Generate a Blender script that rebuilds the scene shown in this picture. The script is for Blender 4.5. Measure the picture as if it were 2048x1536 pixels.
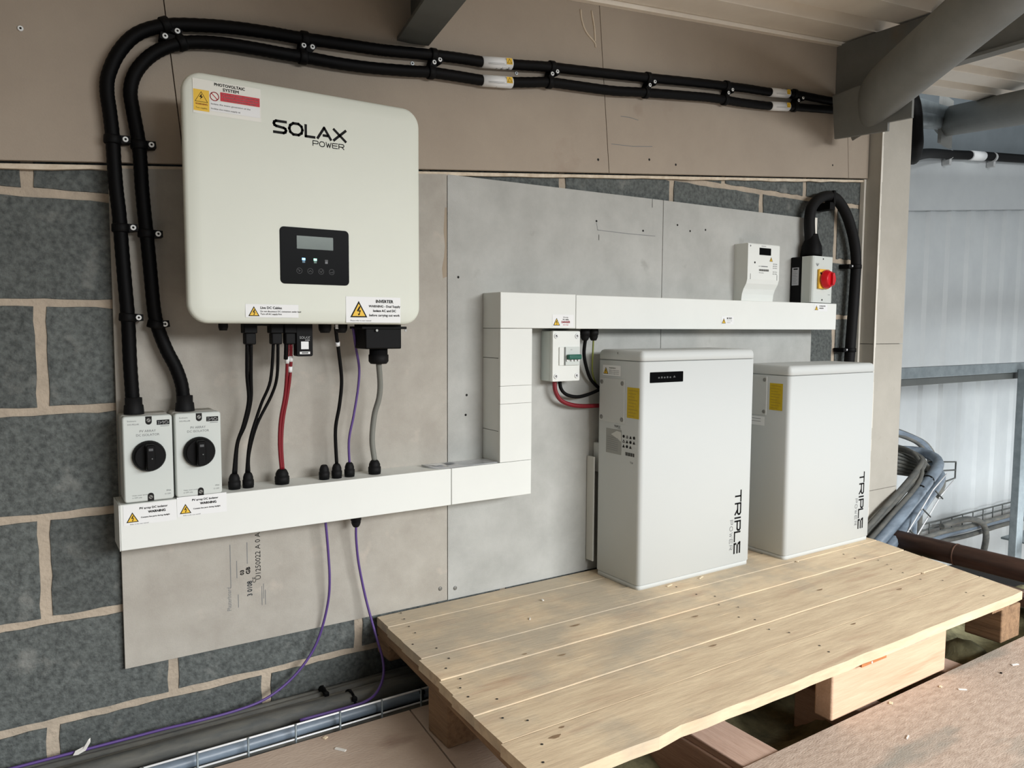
import bpy, bmesh, math, random
from mathutils import Vector, Matrix
random.seed(7)
for o in list(bpy.data.objects): bpy.data.objects.remove(o, do_unlink=True)
S = bpy.context.scene
C = S.collection
V = Vector
PI = math.pi

# ------------------------------------------------------------------ camera, light, exposure
YAW, PITCH, ROLL, FPX = 5.80235563e-01, 7.56768829e-02, 5.35432332e-03, 1521.4
cy, sy, cp, sp = math.cos(YAW), math.sin(YAW), math.cos(PITCH), math.sin(PITCH)
fwd = V((sy*cp, cy*cp, -sp)); rgt = V((cy, -sy, 0)); upv = rgt.cross(fwd)
r2 = rgt*math.cos(ROLL) + upv*math.sin(ROLL); u2 = upv*math.cos(ROLL) - rgt*math.sin(ROLL)
cam = bpy.data.objects.new('camera', bpy.data.cameras.new('camera')); C.objects.link(cam)
cam.matrix_world = Matrix(((r2.x, u2.x, -fwd.x, 0), (r2.y, u2.y, -fwd.y, -1.79), (r2.z, u2.z, -fwd.z, 0.89), (0, 0, 0, 1)))
cam.data.sensor_width = 36; cam.data.lens = FPX*36/2048; cam.data.clip_start = 0.02
S.camera = cam
w = bpy.data.worlds.new('overcast'); S.world = w; w.use_nodes = True
w.node_tree.nodes['Background'].inputs[0].default_value = (0.93, 0.97, 1.0, 1)
w.node_tree.nodes['Background'].inputs[1].default_value = 0.35
def area(name, loc, target, sx, sy_, power, col):
    d = bpy.data.lights.new(name, 'AREA'); d.shape = 'RECTANGLE'; d.size = sx; d.size_y = sy_; d.energy = power; d.color = col
    o = bpy.data.objects.new(name, d); C.objects.link(o); o.location = loc
    o.rotation_euler = (V(target)-V(loc)).to_track_quat('-Z', 'Y').to_euler()
    return o
area('rooflight', (2.9, -6.2, 2.9), (1.3, 0, 0.5), 4.2, 2.4, 720, (0.975, 0.99, 1.0))
area('far_bay_daylight', (6.9, -0.5, -0.7), (6.7, 1.41, -0.5), 2.4, 0.7, 32, (0.92, 0.97, 1.0))
S.view_settings.view_transform = 'Standard'; S.view_settings.look = 'None'
S.view_settings.gamma = 1; S.view_settings.use_curve_mapping = False
S.view_settings.exposure = 0.15

# ------------------------------------------------------------------ materials
def srgb(c): return tuple(((x/255)/12.92 if x/255 <= .04045 else ((x/255+.055)/1.055)**2.4) for x in c) + (1,)
MATS = {}
def mat(name, rgb, rough=.6, metal=0, spec=.5, var=None, scale=8, stretch=(1,1,1), bump=0, bscale=60, amount=1.0, spots=None, sscale=14, slevel=.62, rnd=0, emit=0, detail=6):
    if name in MATS: return MATS[name]
    m = bpy.data.materials.new(name); m.use_nodes = True; nt = m.node_tree; N = nt.nodes; L = nt.links
    b = N['Principled BSDF']; b.inputs['Roughness'].default_value = rough; b.inputs['Metallic'].default_value = metal
    b.inputs['Specular IOR Level'].default_value = spec
    base = srgb(rgb); b.inputs['Base Color'].default_value = base
    tc = N.new('ShaderNodeTexCoord'); mp = N.new('ShaderNodeMapping'); mp.inputs['Scale'].default_value = stretch
    geo = N.new('ShaderNodeNewGeometry'); L.new(geo.outputs['Position'], mp.inputs['Vector'])
    col = None
    def mix(fac, a, bb):
        x = N.new('ShaderNodeMix'); x.data_type = 'RGBA'
        L.new(fac, x.inputs['Factor'])
        if isinstance(a, tuple): x.inputs['A'].default_value = a
        else: L.new(a, x.inputs['A'])
        x.inputs['B'].default_value = bb
        return x.outputs['Result']
    if var:
        n = N.new('ShaderNodeTexNoise'); n.inputs['Scale'].default_value = scale; n.inputs['Detail'].default_value = detail; n.inputs['Roughness'].default_value = .65
        L.new(mp.outputs[0], n.inputs['Vector'])
        mr = N.new('ShaderNodeMapRange'); mr.inputs[1].default_value = .36; mr.inputs[2].default_value = .66; mr.inputs[4].default_value = amount
        L.new(n.outputs[0], mr.inputs[0]); col = mix(mr.outputs[0], base, srgb(var))
    if spots:
        n = N.new('ShaderNodeTexNoise'); n.inputs['Scale'].default_value = sscale; n.inputs['Detail'].default_value = 5
        mp2 = N.new('ShaderNodeMapping'); mp2.inputs['Scale'].default_value = stretch; mp2.inputs['Location'].default_value = (3.1, 1.7, 9.2); L.new(geo.outputs['Position'], mp2.inputs[0]); L.new(mp2.outputs[0], n.inputs['Vector'])
        mr = N.new('ShaderNodeMapRange'); mr.inputs[1].default_value = slevel; mr.inputs[2].default_value = slevel+.14; L.new(n.outputs[0], mr.inputs[0])
        col = mix(mr.outputs[0], col if col else base, srgb(spots))
    if rnd:
        oi = N.new('ShaderNodeObjectInfo'); mr = N.new('ShaderNodeMapRange'); mr.inputs[3].default_value = 1-rnd; mr.inputs[4].default_value = 1+rnd*.6
        L.new(oi.outputs['Random'], mr.inputs[0])
        h = N.new('ShaderNodeHueSaturation'); L.new(mr.outputs[0], h.inputs['Value'])
        if col: L.new(col, h.inputs['Color'])
        else: h.inputs['Color'].default_value = base
        col = h.outputs[0]
    if col: L.new(col, b.inputs['Base Color'])
    if bump:
        n = N.new('ShaderNodeTexNoise'); n.inputs['Scale'].default_value = bscale; n.inputs['Detail'].default_value = 8
        L.new(mp.outputs[0], n.inputs['Vector']); bp = N.new('ShaderNodeBump'); bp.inputs['Strength'].default_value = bump; bp.inputs['Distance'].default_value = .004
        L.new(n.outputs[0], bp.inputs['Height']); L.new(bp.outputs[0], b.inputs['Normal'])
    if emit:
        b.inputs['Emission Color'].default_value = base; b.inputs['Emission Strength'].default_value = emit
    MATS[name] = m; return m
M = dict(
 plaster_up = mat('plasterboard_tan', (168,156,141), .9, var=(159,147,133), scale=2.5, bump=.15, bscale=300, spots=(148,132,118), sscale=5, slevel=.66),
 plaster_tan = mat('plasterboard_warm_grey', (176,172,163), .92, var=(162,157,148), scale=9, bump=.15, bscale=300, spots=(186,178,167), sscale=14, slevel=.62),
 plaster_grey = mat('cement_board_grey', (180,181,177), .92, var=(163,164,160), scale=6, bump=.15, bscale=300, spots=(146,145,140), sscale=11, slevel=.68),
 plaster_pier = mat('plasterboard_pier', (184,180,170), .92, var=(172,168,158), scale=4, bump=.12, bscale=300, spots=(160,150,138), sscale=9, slevel=.68),
 paper_edge = mat('plaster_edge', (222,210,190), .9, var=(195,178,155), scale=30),
 bead = mat('corner_bead', (226,222,212), .7),
 block = mat('concrete_block', (103,108,106), .95, var=(70,74,73), scale=85, bump=1, bscale=150, spots=(128,130,126), sscale=14, slevel=.60, rnd=.16),
 mortar = mat('mortar', (184,170,152), .95, var=(164,152,136), scale=16, bump=.8, bscale=120),
 roof = mat('roof_liner_sheet', (244,236,222), .5, var=(236,227,213), scale=5, bump=.03, bscale=30),
 steel = mat('painted_steel', (124,126,123), .55, var=(115,117,114), scale=9, bump=.05, bscale=80, spots=(128,118,106), sscale=4, slevel=.68),
 steel_dark = mat('dark_painted_steel', (84,88,86), .55, var=(76,80,78), scale=9),
 galv = mat('galvanised_steel', (138,148,152), .45, metal=.35, var=(118,128,132), scale=14),
 cladding = mat('cladding_sheet', (188,193,194), .45, var=(180,185,187), scale=3),
 dark_panel = mat('dark_blue_grey_sheet', (96,104,108), .7, var=(86,94,98), scale=3),
 white = mat('white_plastic', (225,228,224), .5, spec=.3, var=(221,224,220), scale=3),
 inv = mat('inverter_shell', (219,223,212), .5, spec=.3, var=(216,220,209), scale=3),
 bat = mat('battery_shell', (198,202,201), .5, spec=.3, bump=.05, bscale=500),
 bat2 = mat('battery_cap', (196,199,197), .55, spec=.3),
 seam = mat('seam_grey', (120,122,120), .8),
 black = mat('black_plastic', (7,7,8), .6, spec=.15),
 hose = mat('black_flexible_conduit', (4,4,5), .6, spec=.14),
 rubber = mat('dark_rubber', (16,16,17), .65, spec=.2),
 gloss = mat('display_gloss_black', (5,6,7), .35, spec=.04),
 lcd = mat('lcd_glass', (68,84,74), .2, spec=.2, var=(62,76,69), scale=12),
 blue = mat('blue_indicator', (120,200,255), .4, emit=2.5),
 green_led = mat('green_indicator', (140,255,205), .4, emit=2.0),
 icon = mat('icon_grey', (78,80,82), .6),
 ink = mat('black_ink', (22,22,22), .7, spec=.2),
 greyink = mat('grey_ink', (120,123,124), .7, spec=.2),
 sticker = mat('white_sticker', (229,231,231), .45, spec=.3),
 clear = mat('clear_sticker', (222,222,213), .35, spec=.4),
 yellow = mat('yellow_sticker', (232,190,62), .5, spec=.3),
 gold = mat('deep_yellow_sticker', (200,172,22), .5, spec=.3, var=(188,160,18), scale=60),
 redst = mat('red_sticker', (196,42,56), .5, spec=.3),
 box = mat('light_grey_enclosure', (202,208,204), .55, spec=.3),
 boxside = mat('grey_enclosure', (196,196,190), .6, spec=.3),
 red = mat('red_cable', (120,16,30), .5),
 redknob = mat('red_knob', (205,12,28), .3, spec=.5),
 yknob = mat('yellow_plate', (240,186,60), .45),
 green = mat('green_toggle', (20,92,76), .4),
 purple = mat('purple_cable', (86,62,128), .5),
 grey_cable = mat('grey_cable', (122,124,118), .5),
 swa = mat('dusty_black_cable', (86,89,88), .75, var=(116,115,108), scale=40, stretch=(.3,1,1), rnd=.35),
 bluegrey = mat('blue_grey_cable', (126,140,154), .4, var=(98,110,122), scale=30, stretch=(.3,1,1)),
 cable_white = mat('pale_cable', (176,178,178), .5),
 greenyel = mat('green_yellow_cable', (120,128,60), .5),
 zinc = mat('zinc_screw_head', (236,240,240), .5),
 screw = mat('bright_screw', (235,238,240), .25, metal=.2),
 screwd = mat('dull_screw', (128,128,124), .4, metal=.4),
 hole = mat('screw_hole', (22,21,20), .9),
 wood = mat('pallet_wood', (226,206,174), .85, var=(206,184,154), scale=11, stretch=(.5,3.2,3.2), bump=.25, bscale=40, rnd=.08, spots=(196,168,140), sscale=7, slevel=.58),
 wood_edge = mat('pallet_side_wood', (152,122,92), .85, var=(120,94,70), scale=14, stretch=(5,.5,5), bump=.4, bscale=40, rnd=.1),
 beam = mat('sawn_softwood', (216,184,156), .8, var=(204,170,142), scale=10, stretch=(.5,6,6), bump=.3, bscale=40, spots=(176,128,96), sscale=3, slevel=.68),
 orange = mat('orange_softwood', (196,128,78), .8, var=(170,104,62), scale=14, stretch=(1,6,6), bump=.3),
 pinkwood = mat('pink_softwood', (206,178,160), .85, var=(188,158,140), scale=10, stretch=(6,.6,6), bump=.3),
 chip = mat('floor_board_brown', (194,176,160), .85, var=(182,162,146), scale=7, stretch=(1,2.2,1), bump=.3, bscale=90, spots=(132,106,92), sscale=3, slevel=.6),
 chip2 = mat('chipboard_deck', (200,182,166), .85, var=(170,150,134), scale=30, stretch=(1,3,1), bump=.35, bscale=120, spots=(150,146,136), sscale=3, slevel=.6),
 wool = mat('glass_wool', (150,146,112), 1, var=(92,90,66), scale=14, bump=1, bscale=50),
 dark = mat('pit_dark', (24,22,20), 1),
 pipe = mat('brown_pipe', (74,52,42), .45, metal=.3, var=(50,36,30), scale=9, stretch=(4,.6,4)),
 rust = mat('rusty_angle', (104,72,54), .7, var=(66,48,40), scale=12, stretch=(4,.8,4), spots=(190,182,172), sscale=12, slevel=.72),
 chips = mat('pale_wood_chip', (232,214,184), .8),
 paperw = mat('white_scrap', (232,230,224), .7),
 film = mat('clear_film', (170,174,178), .15, spec=.8, var=(196,198,200), scale=18),
 filmd = mat('grey_print_film', (96,102,110), .3),
)

def dust(m, col, scale, lo, hi, amt):
    nt = m.node_tree; N = nt.nodes; L = nt.links; b = N['Principled BSDF']; src = b.inputs['Base Color'].links[0].from_socket
    g = N.new('ShaderNodeNewGeometry'); n = N.new('ShaderNodeTexNoise'); n.inputs['Scale'].default_value = scale; n.inputs['Detail'].default_value = 5; n.inputs['Roughness'].default_value = .6
    L.new(g.outputs['Position'], n.inputs['Vector'])
    sx = N.new('ShaderNodeSeparateXYZ'); L.new(g.outputs['Position'], sx.inputs[0])
    # trodden dirt collects along the wall side of the boards
    mr0 = N.new('ShaderNodeMapRange'); mr0.inputs[1].default_value = -.62; mr0.inputs[2].default_value = -.10; mr0.inputs[3].default_value = -.10; mr0.inputs[4].default_value = .16; L.new(sx.outputs['Y'], mr0.inputs[0])
    mx = N.new('ShaderNodeMapRange'); mx.inputs[1].default_value = 1.2; mx.inputs[2].default_value = 2.3; mx.inputs[3].default_value = .04; mx.inputs[4].default_value = -.12; L.new(sx.outputs['X'], mx.inputs[0])
    ad = N.new('ShaderNodeMath'); L.new(n.outputs[0], ad.inputs[0]); L.new(mr0.outputs[0], ad.inputs[1])
    ad2 = N.new('ShaderNodeMath'); L.new(ad.outputs[0], ad2.inputs[0]); L.new(mx.outputs[0], ad2.inputs[1])
    mr = N.new('ShaderNodeMapRange'); mr.inputs[1].default_value = lo; mr.inputs[2].default_value = hi; mr.inputs[4].default_value = amt; L.new(ad2.outputs[0], mr.inputs[0])
    x = N.new('ShaderNodeMix'); x.data_type = 'RGBA'; L.new(mr.outputs[0], x.inputs['Factor']); L.new(src, x.inputs['A']); x.inputs['B'].default_value = srgb(col); L.new(x.outputs['Result'], b.inputs['Base Color'])
dust(M['wood'], (172,164,148), 5, .46, .68, .72)

# ------------------------------------------------------------------ mesh helpers
def link(name, me, parent=None):
    o = bpy.data.objects.new(name, me); C.objects.link(o)
    if parent is not None: o.parent = parent; o.matrix_parent_inverse = parent.matrix_world.inverted()
    return o
LOCS = {}
def thing(name, label, cat, loc=(0,0,0), group=None):
    o = bpy.data.objects.new(name, None); C.objects.link(o); o.location = loc; o.empty_display_size = .05
    o.matrix_world = Matrix.Translation(V(loc))
    o['label'] = label; o['category'] = cat
    if group: o['group'] = group
    return o
def tag(o, label=None, cat=None, group=None, kind=None):
    if label: o['label'] = label
    if cat: o['category'] = cat
    if group: o['group'] = group
    if kind: o['kind'] = kind
    return o
class Fr:
    """local face frame: origin, right, up, outward normal"""
    def __init__(s, O, U=(1,0,0), W=(0,0,1)):
        s.O = V(O); s.U = V(U).normalized(); s.W = V(W).normalized(); s.N = s.U.cross(s.W)
    def p(s, u, v, n=0): return s.O + s.U*u + s.W*v + s.N*n
class MB:
    def __init__(s): s.bm = bmesh.new(); s.mats = []
    def mi(s, m):
        if m not in s.mats: s.mats.append(m)
        return s.mats.index(m)
    def face(s, pts, m, smooth=False):
        vs = [s.bm.verts.new(p) for p in pts]
        try: f = s.bm.faces.new(vs)
        except ValueError: return
        f.material_index = s.mi(m); f.smooth = smooth; return f
    def rings(s, rings, m, closed=True, caps=True, smooth=True):
        vv = [[s.bm.verts.new(p) for p in r] for r in rings]; k = s.mi(m); n = len(vv[0])
        for a, b in zip(vv, vv[1:]):
            for i in range(n if closed else n-1):
                j = (i+1) % n
                try: f = s.bm.faces.new((a[i], a[j], b[j], b[i])); f.material_index = k; f.smooth = smooth
                except ValueError: pass
        if caps:
            for r, fl in ((vv[0], True), (vv[-1], False)):
                try: f = s.bm.faces.new(r[::-1] if fl else r); f.material_index = k
                except ValueError: pass
        return s
    def box(s, a, b, m, bev=0):
        a, b = V(a), V(b); x0,y0,z0 = a; x1,y1,z1 = b
        k = s.mi(m)
        vs = [s.bm.verts.new(p) for p in ((x0,y0,z0),(x1,y0,z0),(x1,y1,z0),(x0,y1,z0),(x0,y0,z1),(x1,y0,z1),(x1,y1,z1),(x0,y1,z1))]
        fs = [s.bm.faces.new([vs[i] for i in q]) for q in ((3,2,1,0),(4,5,6,7),(0,1,5,4),(1,2,6,5),(2,3,7,6),(3,0,4,7))]
        for f in fs: f.material_index = k
        if bev:
            es = list({e for f in fs for e in f.edges})
            r = bmesh.ops.bevel(s.bm, geom=es, offset=bev, segments=2, affect='EDGES', profile=.5)
            for f in r['faces']: f.material_index = k; f.smooth = True
        return s
    def prism(s, pts, ext, m):
        """polygon pts (3D) extruded by vector ext"""
        ext = V(ext); A = [V(p) for p in pts]; B = [p+ext for p in A]
        s.rings([A, B], m, smooth=False); return s
    def tube(s, path, r, m, seg=10, res=4, caps=True, smooth_path=True, radii=None, ribs=0):
        P = [V(p) for p in path]
        if smooth_path and len(P) > 2:
            Q = []
            for i in range(len(P)-1):
                p0 = P[max(i-1,0)]; p1 = P[i]; p2 = P[i+1]; p3 = P[min(i+2,len(P)-1)]
                for k in range(res):
                    t = k/res
                    Q.append(.5*((2*p1)+(p2-p0)*t+(2*p0-5*p1+4*p2-p3)*t*t+(3*p1-p0-3*p2+p3)*t**3))
            Q.append(P[-1]); P = Q
        T = []
        for i in range(len(P)):
            t = P[min(i+1,len(P)-1)]-P[max(i-1,0)]
            T.append(t.normalized() if t.length > 1e-9 else V((0,0,1)))
        up = V((0,0,1)) if abs(T[0].z) < .9 else V((1,0,0))
        n = T[0].cross(up).normalized(); rings = []
        for i, p in enumerate(P):
            n = (n - T[i]*n.dot(T[i])).normalized(); b = T[i].cross(n)
            rr = r if radii is None else radii[min(i, len(radii)-1)]
            if ribs and i % 2: rr *= ribs
            rings.append([p + (n*math.cos(2*PI*j/seg)+b*math.sin(2*PI*j/seg))*rr for j in range(seg)])
        s.rings(rings, m, caps=caps); return s
    def lathe(s, base, axis, prof, m, seg=20):
        """prof: list of (distance along axis, radius)"""
        a = V(axis).normalized(); up = V((0,0,1)) if abs(a.z) < .9 else V((1,0,0))
        n = a.cross(up).normalized(); b = a.cross(n); base = V(base)
        s.rings([[base+a*d+(n*math.cos(2*PI*j/seg)+b*math.sin(2*PI*j/seg))*max(r,1e-4) for j in range(seg)] for d, r in prof], m); return s
    def rloft(s, fr, w, h, r, layers, m, seg=5, smooth=True):
        """rounded rectangle (centre at frame origin) lofted along the normal: layers (inset, depth)"""
        rings = []
        for ins, d in layers:
            ww, hh, rr = w/2-ins, h/2-ins, max(r-ins, .0004); ring = []
            for cx, cy_, a0 in ((ww-rr,hh-rr,0),(-ww+rr,hh-rr,PI/2),(-ww+rr,-hh+rr,PI),(ww-rr,-hh+rr,3*PI/2)):
                for k in range(seg+1):
                    a = a0+PI/2*k/seg; ring.append(fr.p(cx+rr*math.cos(a), cy_+rr*math.sin(a), d))
            rings.append(ring)
        s.rings(rings, m, smooth=smooth); return s
    def poly(s, fr, pts, m, n=0): s.face([fr.p(u, v, n) for u, v in pts], m); return s
    def rect(s, fr, u0, v0, u1, v1, m, n=0): return s.poly(fr, [(u0,v0),(u1,v0),(u1,v1),(u0,v1)], m, n)
    def stroke(s, fr, pts, wd, m, n=0, closed=False):
        P = list(pts) + ([pts[0]] if closed else [])
        for (x0,y0),(x1,y1) in zip(P, P[1:]):
            d = math.hypot(x1-x0, y1-y0)
            if d < 1e-7: continue
            tx, ty = (x1-x0)/d, (y1-y0)/d; hx, hy = -ty*wd/2, tx*wd/2; e = wd*.38
            s.poly(fr, [(x0-tx*e-hx,y0-ty*e-hy),(x1+tx*e-hx,y1+ty*e-hy),(x1+tx*e+hx,y1+ty*e+hy),(x0-tx*e+hx,y0-ty*e+hy)], m, n)
        return s
    def circ(s, fr, u, v, r, m, n=0, seg=16): return s.poly(fr, [(u+r*math.cos(2*PI*i/seg), v+r*math.sin(2*PI*i/seg)) for i in range(seg)], m, n)
    def ring(s, fr, u, v, r, wd, m, n=0, seg=18, a0=0, a1=2*PI):
        s.stroke(fr, [(u+r*math.cos(a0+(a1-a0)*i/seg), v+r*math.sin(a0+(a1-a0)*i/seg)) for i in range(seg+1)], wd, m, n); return s
    def text(s, fr, txt, u, v, size, m, n=0, align='LEFT', bold=0, width=None):
        key = txt
        if key not in TXT:
            cu = bpy.data.curves.new('t', 'FONT'); cu.body = txt; cu.size = 1; cu.resolution_u = 2
            o = bpy.data.objects.new('t', cu); C.objects.link(o); bpy.context.view_layer.update()
            me = bpy.data.meshes.new_from_object(o.evaluated_get(bpy.context.evaluated_depsgraph_get()))
            TXT[key] = ([tuple(x.co[:2]) for x in me.vertices], [tuple(p.vertices) for p in me.polygons])
            bpy.data.objects.remove(o); bpy.data.curves.remove(cu); bpy.data.meshes.remove(me)
        vs, fs = TXT[key]
        if not vs: return s
        x0 = min(x for x,_ in vs); x1 = max(x for x,_ in vs); k = s.mi(m)
        sx = size if width is None else width/(x1-x0)
        off = {'LEFT': 0, 'CENTER': (x1-x0)/2, 'RIGHT': (x1-x0)}[align]
        for rep in ((0,0),)+(((bold,0),(0,bold)) if bold else ()):
            bv = [s.bm.verts.new(fr.p(u+(x-x0-off)*sx+rep[0], v+y*size+rep[1], n)) for x,y in vs]
            for f in fs:
                try: g = s.bm.faces.new([bv[i] for i in f]); g.material_index = k
                except ValueError: pass
        return s
    def build(s, name, parent=None, fix=True):
        if fix: bmesh.ops.recalc_face_normals(s.bm, faces=s.bm.faces)
        me = bpy.data.meshes.new(name); s.bm.to_mesh(me); s.bm.free()
        for m in s.mats: me.materials.append(m)
        return link(name, me, parent)
TXT = {}
LET = {
 'S': [[(1,1),(.18,1),(.03,.9),(0,.76),(.05,.62),(.18,.55),(.82,.45),(.95,.38),(1,.24),(.95,.08),(.8,0),(0,0)]],
 'O': [[(.3,0),(.7,0),(.93,.2),(1,.5),(.93,.8),(.7,1),(.3,1),(.07,.8),(0,.5),(.07,.2),(.3,0)]],
 'L': [[(0,1),(0,0),(1,0)]], 'A': [[(0,0),(.5,1),(1,0)],[(.45,.3),(.75,.3)]], 'X': [[(0,1),(1,0)],[(0,0),(1,1)]],
 'P': [[(0,0),(0,1),(.85,1),(1,.85),(1,.6),(.85,.45),(0,.45)]], 'W': [[(0,1),(.28,0),(.5,.8),(.72,0),(1,1)]],
 'E': [[(1,1),(.12,1),(0,.9),(0,.1),(.12,0),(1,0)],[(0,.52),(.9,.52)]],
 'R': [[(0,0),(0,1),(.85,1),(1,.85),(1,.62),(.85,.45),(0,.45)],[(.55,.45),(1,0)]],
 'T': [[(0,1),(1,1)],[(.5,1),(.5,0)]], 'I': [[(.5,0),(.5,1)]], 'M': [[(0,0),(0,1),(.5,.3),(1,1),(1,0)]],
 'e': [[(1,1),(0,1),(.12,.72)],[(1,.55),(.25,.55)],[(1,0),(.1,0),(.1,.3)]],
}
def letters(mb, fr, word, u, v, lw, lh, gap, wd, m, n=.0004):
    for ch in word:
        ww = lw*(.28 if ch == 'I' else .95)
        for st in LET[ch]:
            mb.stroke(fr, [(u+x*ww, v+y*lh) for x,y in st], wd, m, n)
        u += ww+gap
    return u
def warn_tri(mb, fr, u, v, s, n=.0004, yel=None):
    """electric warning triangle, base-left at u,v, side s"""
    h = s*.9
    mb.poly(fr, [(u,v),(u+s,v),(u+s/2,v+h)], M['ink'], n)
    b = s*.07
    mb.poly(fr, [(u+b*1.7,v+b),(u+s-b*1.7,v+b),(u+s/2,v+h-b*2)], yel or M['yellow'], n+.0003)
    q = n+.0006; c = u+s/2
    mb.poly(fr, [(c+.03*s,v+.68*h),(c-.12*s,v+.40*h),(c+.02*s,v+.44*h),(c+.10*s,v+.66*h)], M['ink'], q)
    mb.poly(fr, [(c-.12*s,v+.40*h),(c+.12*s,v+.44*h),(c+.10*s,v+.36*h),(c-.06*s,v+.36*h)], M['ink'], q)
    mb.poly(fr, [(c+.12*s,v+.44*h),(c+.03*s,v+.16*h),(c-.02*s,v+.16*h),(c+.05*s,v+.38*h)], M['ink'], q)
    mb.poly(fr, [(c-.06*s,v+.22*h),(c+.08*s,v+.22*h),(c-.01*s,v+.10*h)], M['ink'], q)
def J(x): return 1.202 + .0965*x          # joint between lower and upper boards
def RZ(x): return 1.6916 + .0965*x        # underside of roof at the wall

# ------------------------------------------------------------------ setting: block wall
wb = MB(); wb.prism([(-1.3,.018,-.40),(2.95,.018,-.40),(2.95,.018,RZ(2.95)),(-1.3,.018,RZ(-1.3))], (0,.11,0), M['mortar'])
wall = tag(wb.build('wall_back'), kind='structure')
BEDS = [-.379,-.1605,.058,.2765,.495,.7135,.932,1.1505,1.369]
block_meshes = []
for k in range(5):
    b = MB(); rr = random.Random(k); L_, H_ = .419, .2035
    ring0 = []; ring1 = []; ring2 = []
    nx, nz = 14, 7
    def edge():
        out = []
        for i in range(nx): out.append((i/nx*L_, 0, 0, -1))
        for i in range(nz): out.append((L_, i/nz*H_, 1, 0))
        for i in range(nx): out.append((L_-i/nx*L_, H_, 0, 1))
        for i in range(nz): out.append((0, H_-i/nz*H_, -1, 0))
        return out
    for x, z, ox, oz in edge():
        j = rr.uniform(-.0026, .0016)
        ring0.append((x+ox*j, .004, z+oz*j)); ring1.append((x+ox*(j-.001), .0006, z+oz*(j-.001)))
        xx = min(max(x, .005), L_-.005); zz = min(max(z, .005), H_-.005); ring2.append((xx, 0, zz))
    b.rings([ring0, ring1, ring2], M['block'], caps=False, smooth=False)
    b.face([V(p) for p in ring2], M['block'])
    bmesh.ops.recalc_face_normals(b.bm, faces=b.bm.faces)
    me = bpy.data.meshes.new('concrete_block'); b.bm.to_mesh(me); b.bm.free(); me.materials.append(M['block']); block_meshes.append(me)
for r, z0 in enumerate(BEDS):
    off = .275 if r % 2 == 0 else .037
    if r in (1,3,5,7): off = .04
    x = off - .44*3
    rowoff = {0:.275,1:.04,2:.275,3:.038,4:.275,5:.047,6:.275,7:.035,8:.277}[r]
    x = rowoff - .44*3
    while x < 2.82:
        o = link('concrete_block', block_meshes[random.randrange(5)], wall)
        sx = 1.0
        if x + .44 > 2.86: sx = max((2.86 - x - .012)/.424, .05)
        o.location = (x+.0105, .0145, z0+.0075); o.scale = (sx, 1, 1)
        x += .44
def board(name, pts, y0, y1, m, parent, g=.0012):
    b = MB(); cx = sum(p[0] for p in pts)/len(pts); cz = sum(p[1] for p in pts)/len(pts)
    q = [(x+(g if x < cx else -g), z+(g if z < cz else -g)) for x, z in pts]
    b.prism([(x, y0, z) for x, z in q], (0, y1-y0, 0), m)
    return b.build(name, parent)
for (xa, xb) in ((-1.3,-.88),(-.88,.322),(.322,1.508),(1.508,2.703),(2.703,2.83)):
    ta = xa-.047 if xa > -1.2 else xa; tb = xb-.047 if xb < 2.8 else xb
    board('upper_plasterboard', [(xa,J(xa)),(xb,J(xb)),(tb,RZ(tb)),(ta,RZ(ta))], -.0125, 0.0, M['plaster_up'], wall)
board('lower_plasterboard', [(.176,.145),(.967,.1435),(.967,J(.967)-.008),(.176,J(.176)-.008)], 0, .012, M['plaster_tan'], wall)
board('lower_plasterboard', [(.967,.1425),(1.745,.1425),(1.745,1.293),(.967,1.287)], 0, .012, M['plaster_grey'], wall)
board('lower_plasterboard', [(1.745,.1425),(2.525,.1425),(2.525,1.296),(1.745,1.293)], 0, .012, M['plaster_grey'], wall)
b = MB()
for i in range(60):
    x0 = -1.3+4.13*i/60; x1 = -1.3+4.13*(i+1)/60; d0 = random.Random(i).uniform(.007,.011); d1 = random.Random(i+1).uniform(.007,.011)
    b.prism([(x0,.001,J(x0)-.003-d0),(x1,.001,J(x1)-.003-d1),(x1,.001,J(x1)-.003),(x0,.001,J(x0)-.003)], (0,.012,0), M['paper_edge'])
tag(b.build('trim_1'), kind='structure')
b = MB(); b.box((2.515,-.004,1.165),(2.531,.013,1.30), M['bead']); b.build('plaster_strip', wall)
# holes, pencil lines and print on the boards
frw = Fr((0,-.0003,0)); fru = Fr((0,-.0128,0))
def hole(x, z, r=.0035, fr=frw):
    b = MB(); b.circ(fr, x, z, r, M['hole'], 0, 8); b.build('screw_hole', wall, fix=False)
for x, z in ((1.472,1.205),(1.809,1.219),(1.939,1.213),(1.867,1.204),(1.026,.703),(1.023,.649),(1.66,1.19),(1.0,1.02)): hole(x, z)
for x, z in ((1.465,1.382),(1.669,1.407),(1.783,1.405),(2.6,1.5)): hole(x, z, .004, fru)
b = MB(); b.stroke(frw, [(1.472,1.200),(1.477,1.179),(1.60,1.1765),(1.711,1.177)], .0016, M['greyink']); b.stroke(frw, [(1.697,1.292),(1.697,1.265)], .0016, M['ink'])
b.stroke(frw, [(1.482,1.165),(1.482,1.15)], .002, M['ink'])
b.build('pencil_mark', wall, fix=False)
b = MB(); b.stroke(fru, [(1.515,1.434),(1.60,1.438),(1.68,1.448)], .0018, M['greyink']); b.stroke(fru, [(1.55,1.52),(1.585,1.522),(1.62,1.519)], .0018, M['greyink']); b.build('pencil_mark', wall, fix=False)
for x, z in ((.944,.180),(.990,.173)):
    b = MB(); b.lathe((x,.0,z), (0,-1,0), [(0,.0055),(.0015,.0055),(.002,.003)], M['screwd'], 10); b.build('board_screw', wall)
b = MB(); frp = Fr((.386,-.0004,.40), (0,0,-1), (1,0,0))     # print reads downwards, turned round
frq = Fr((.386,-.0004,.245), (0,0,1), (-1,0,0))
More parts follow.
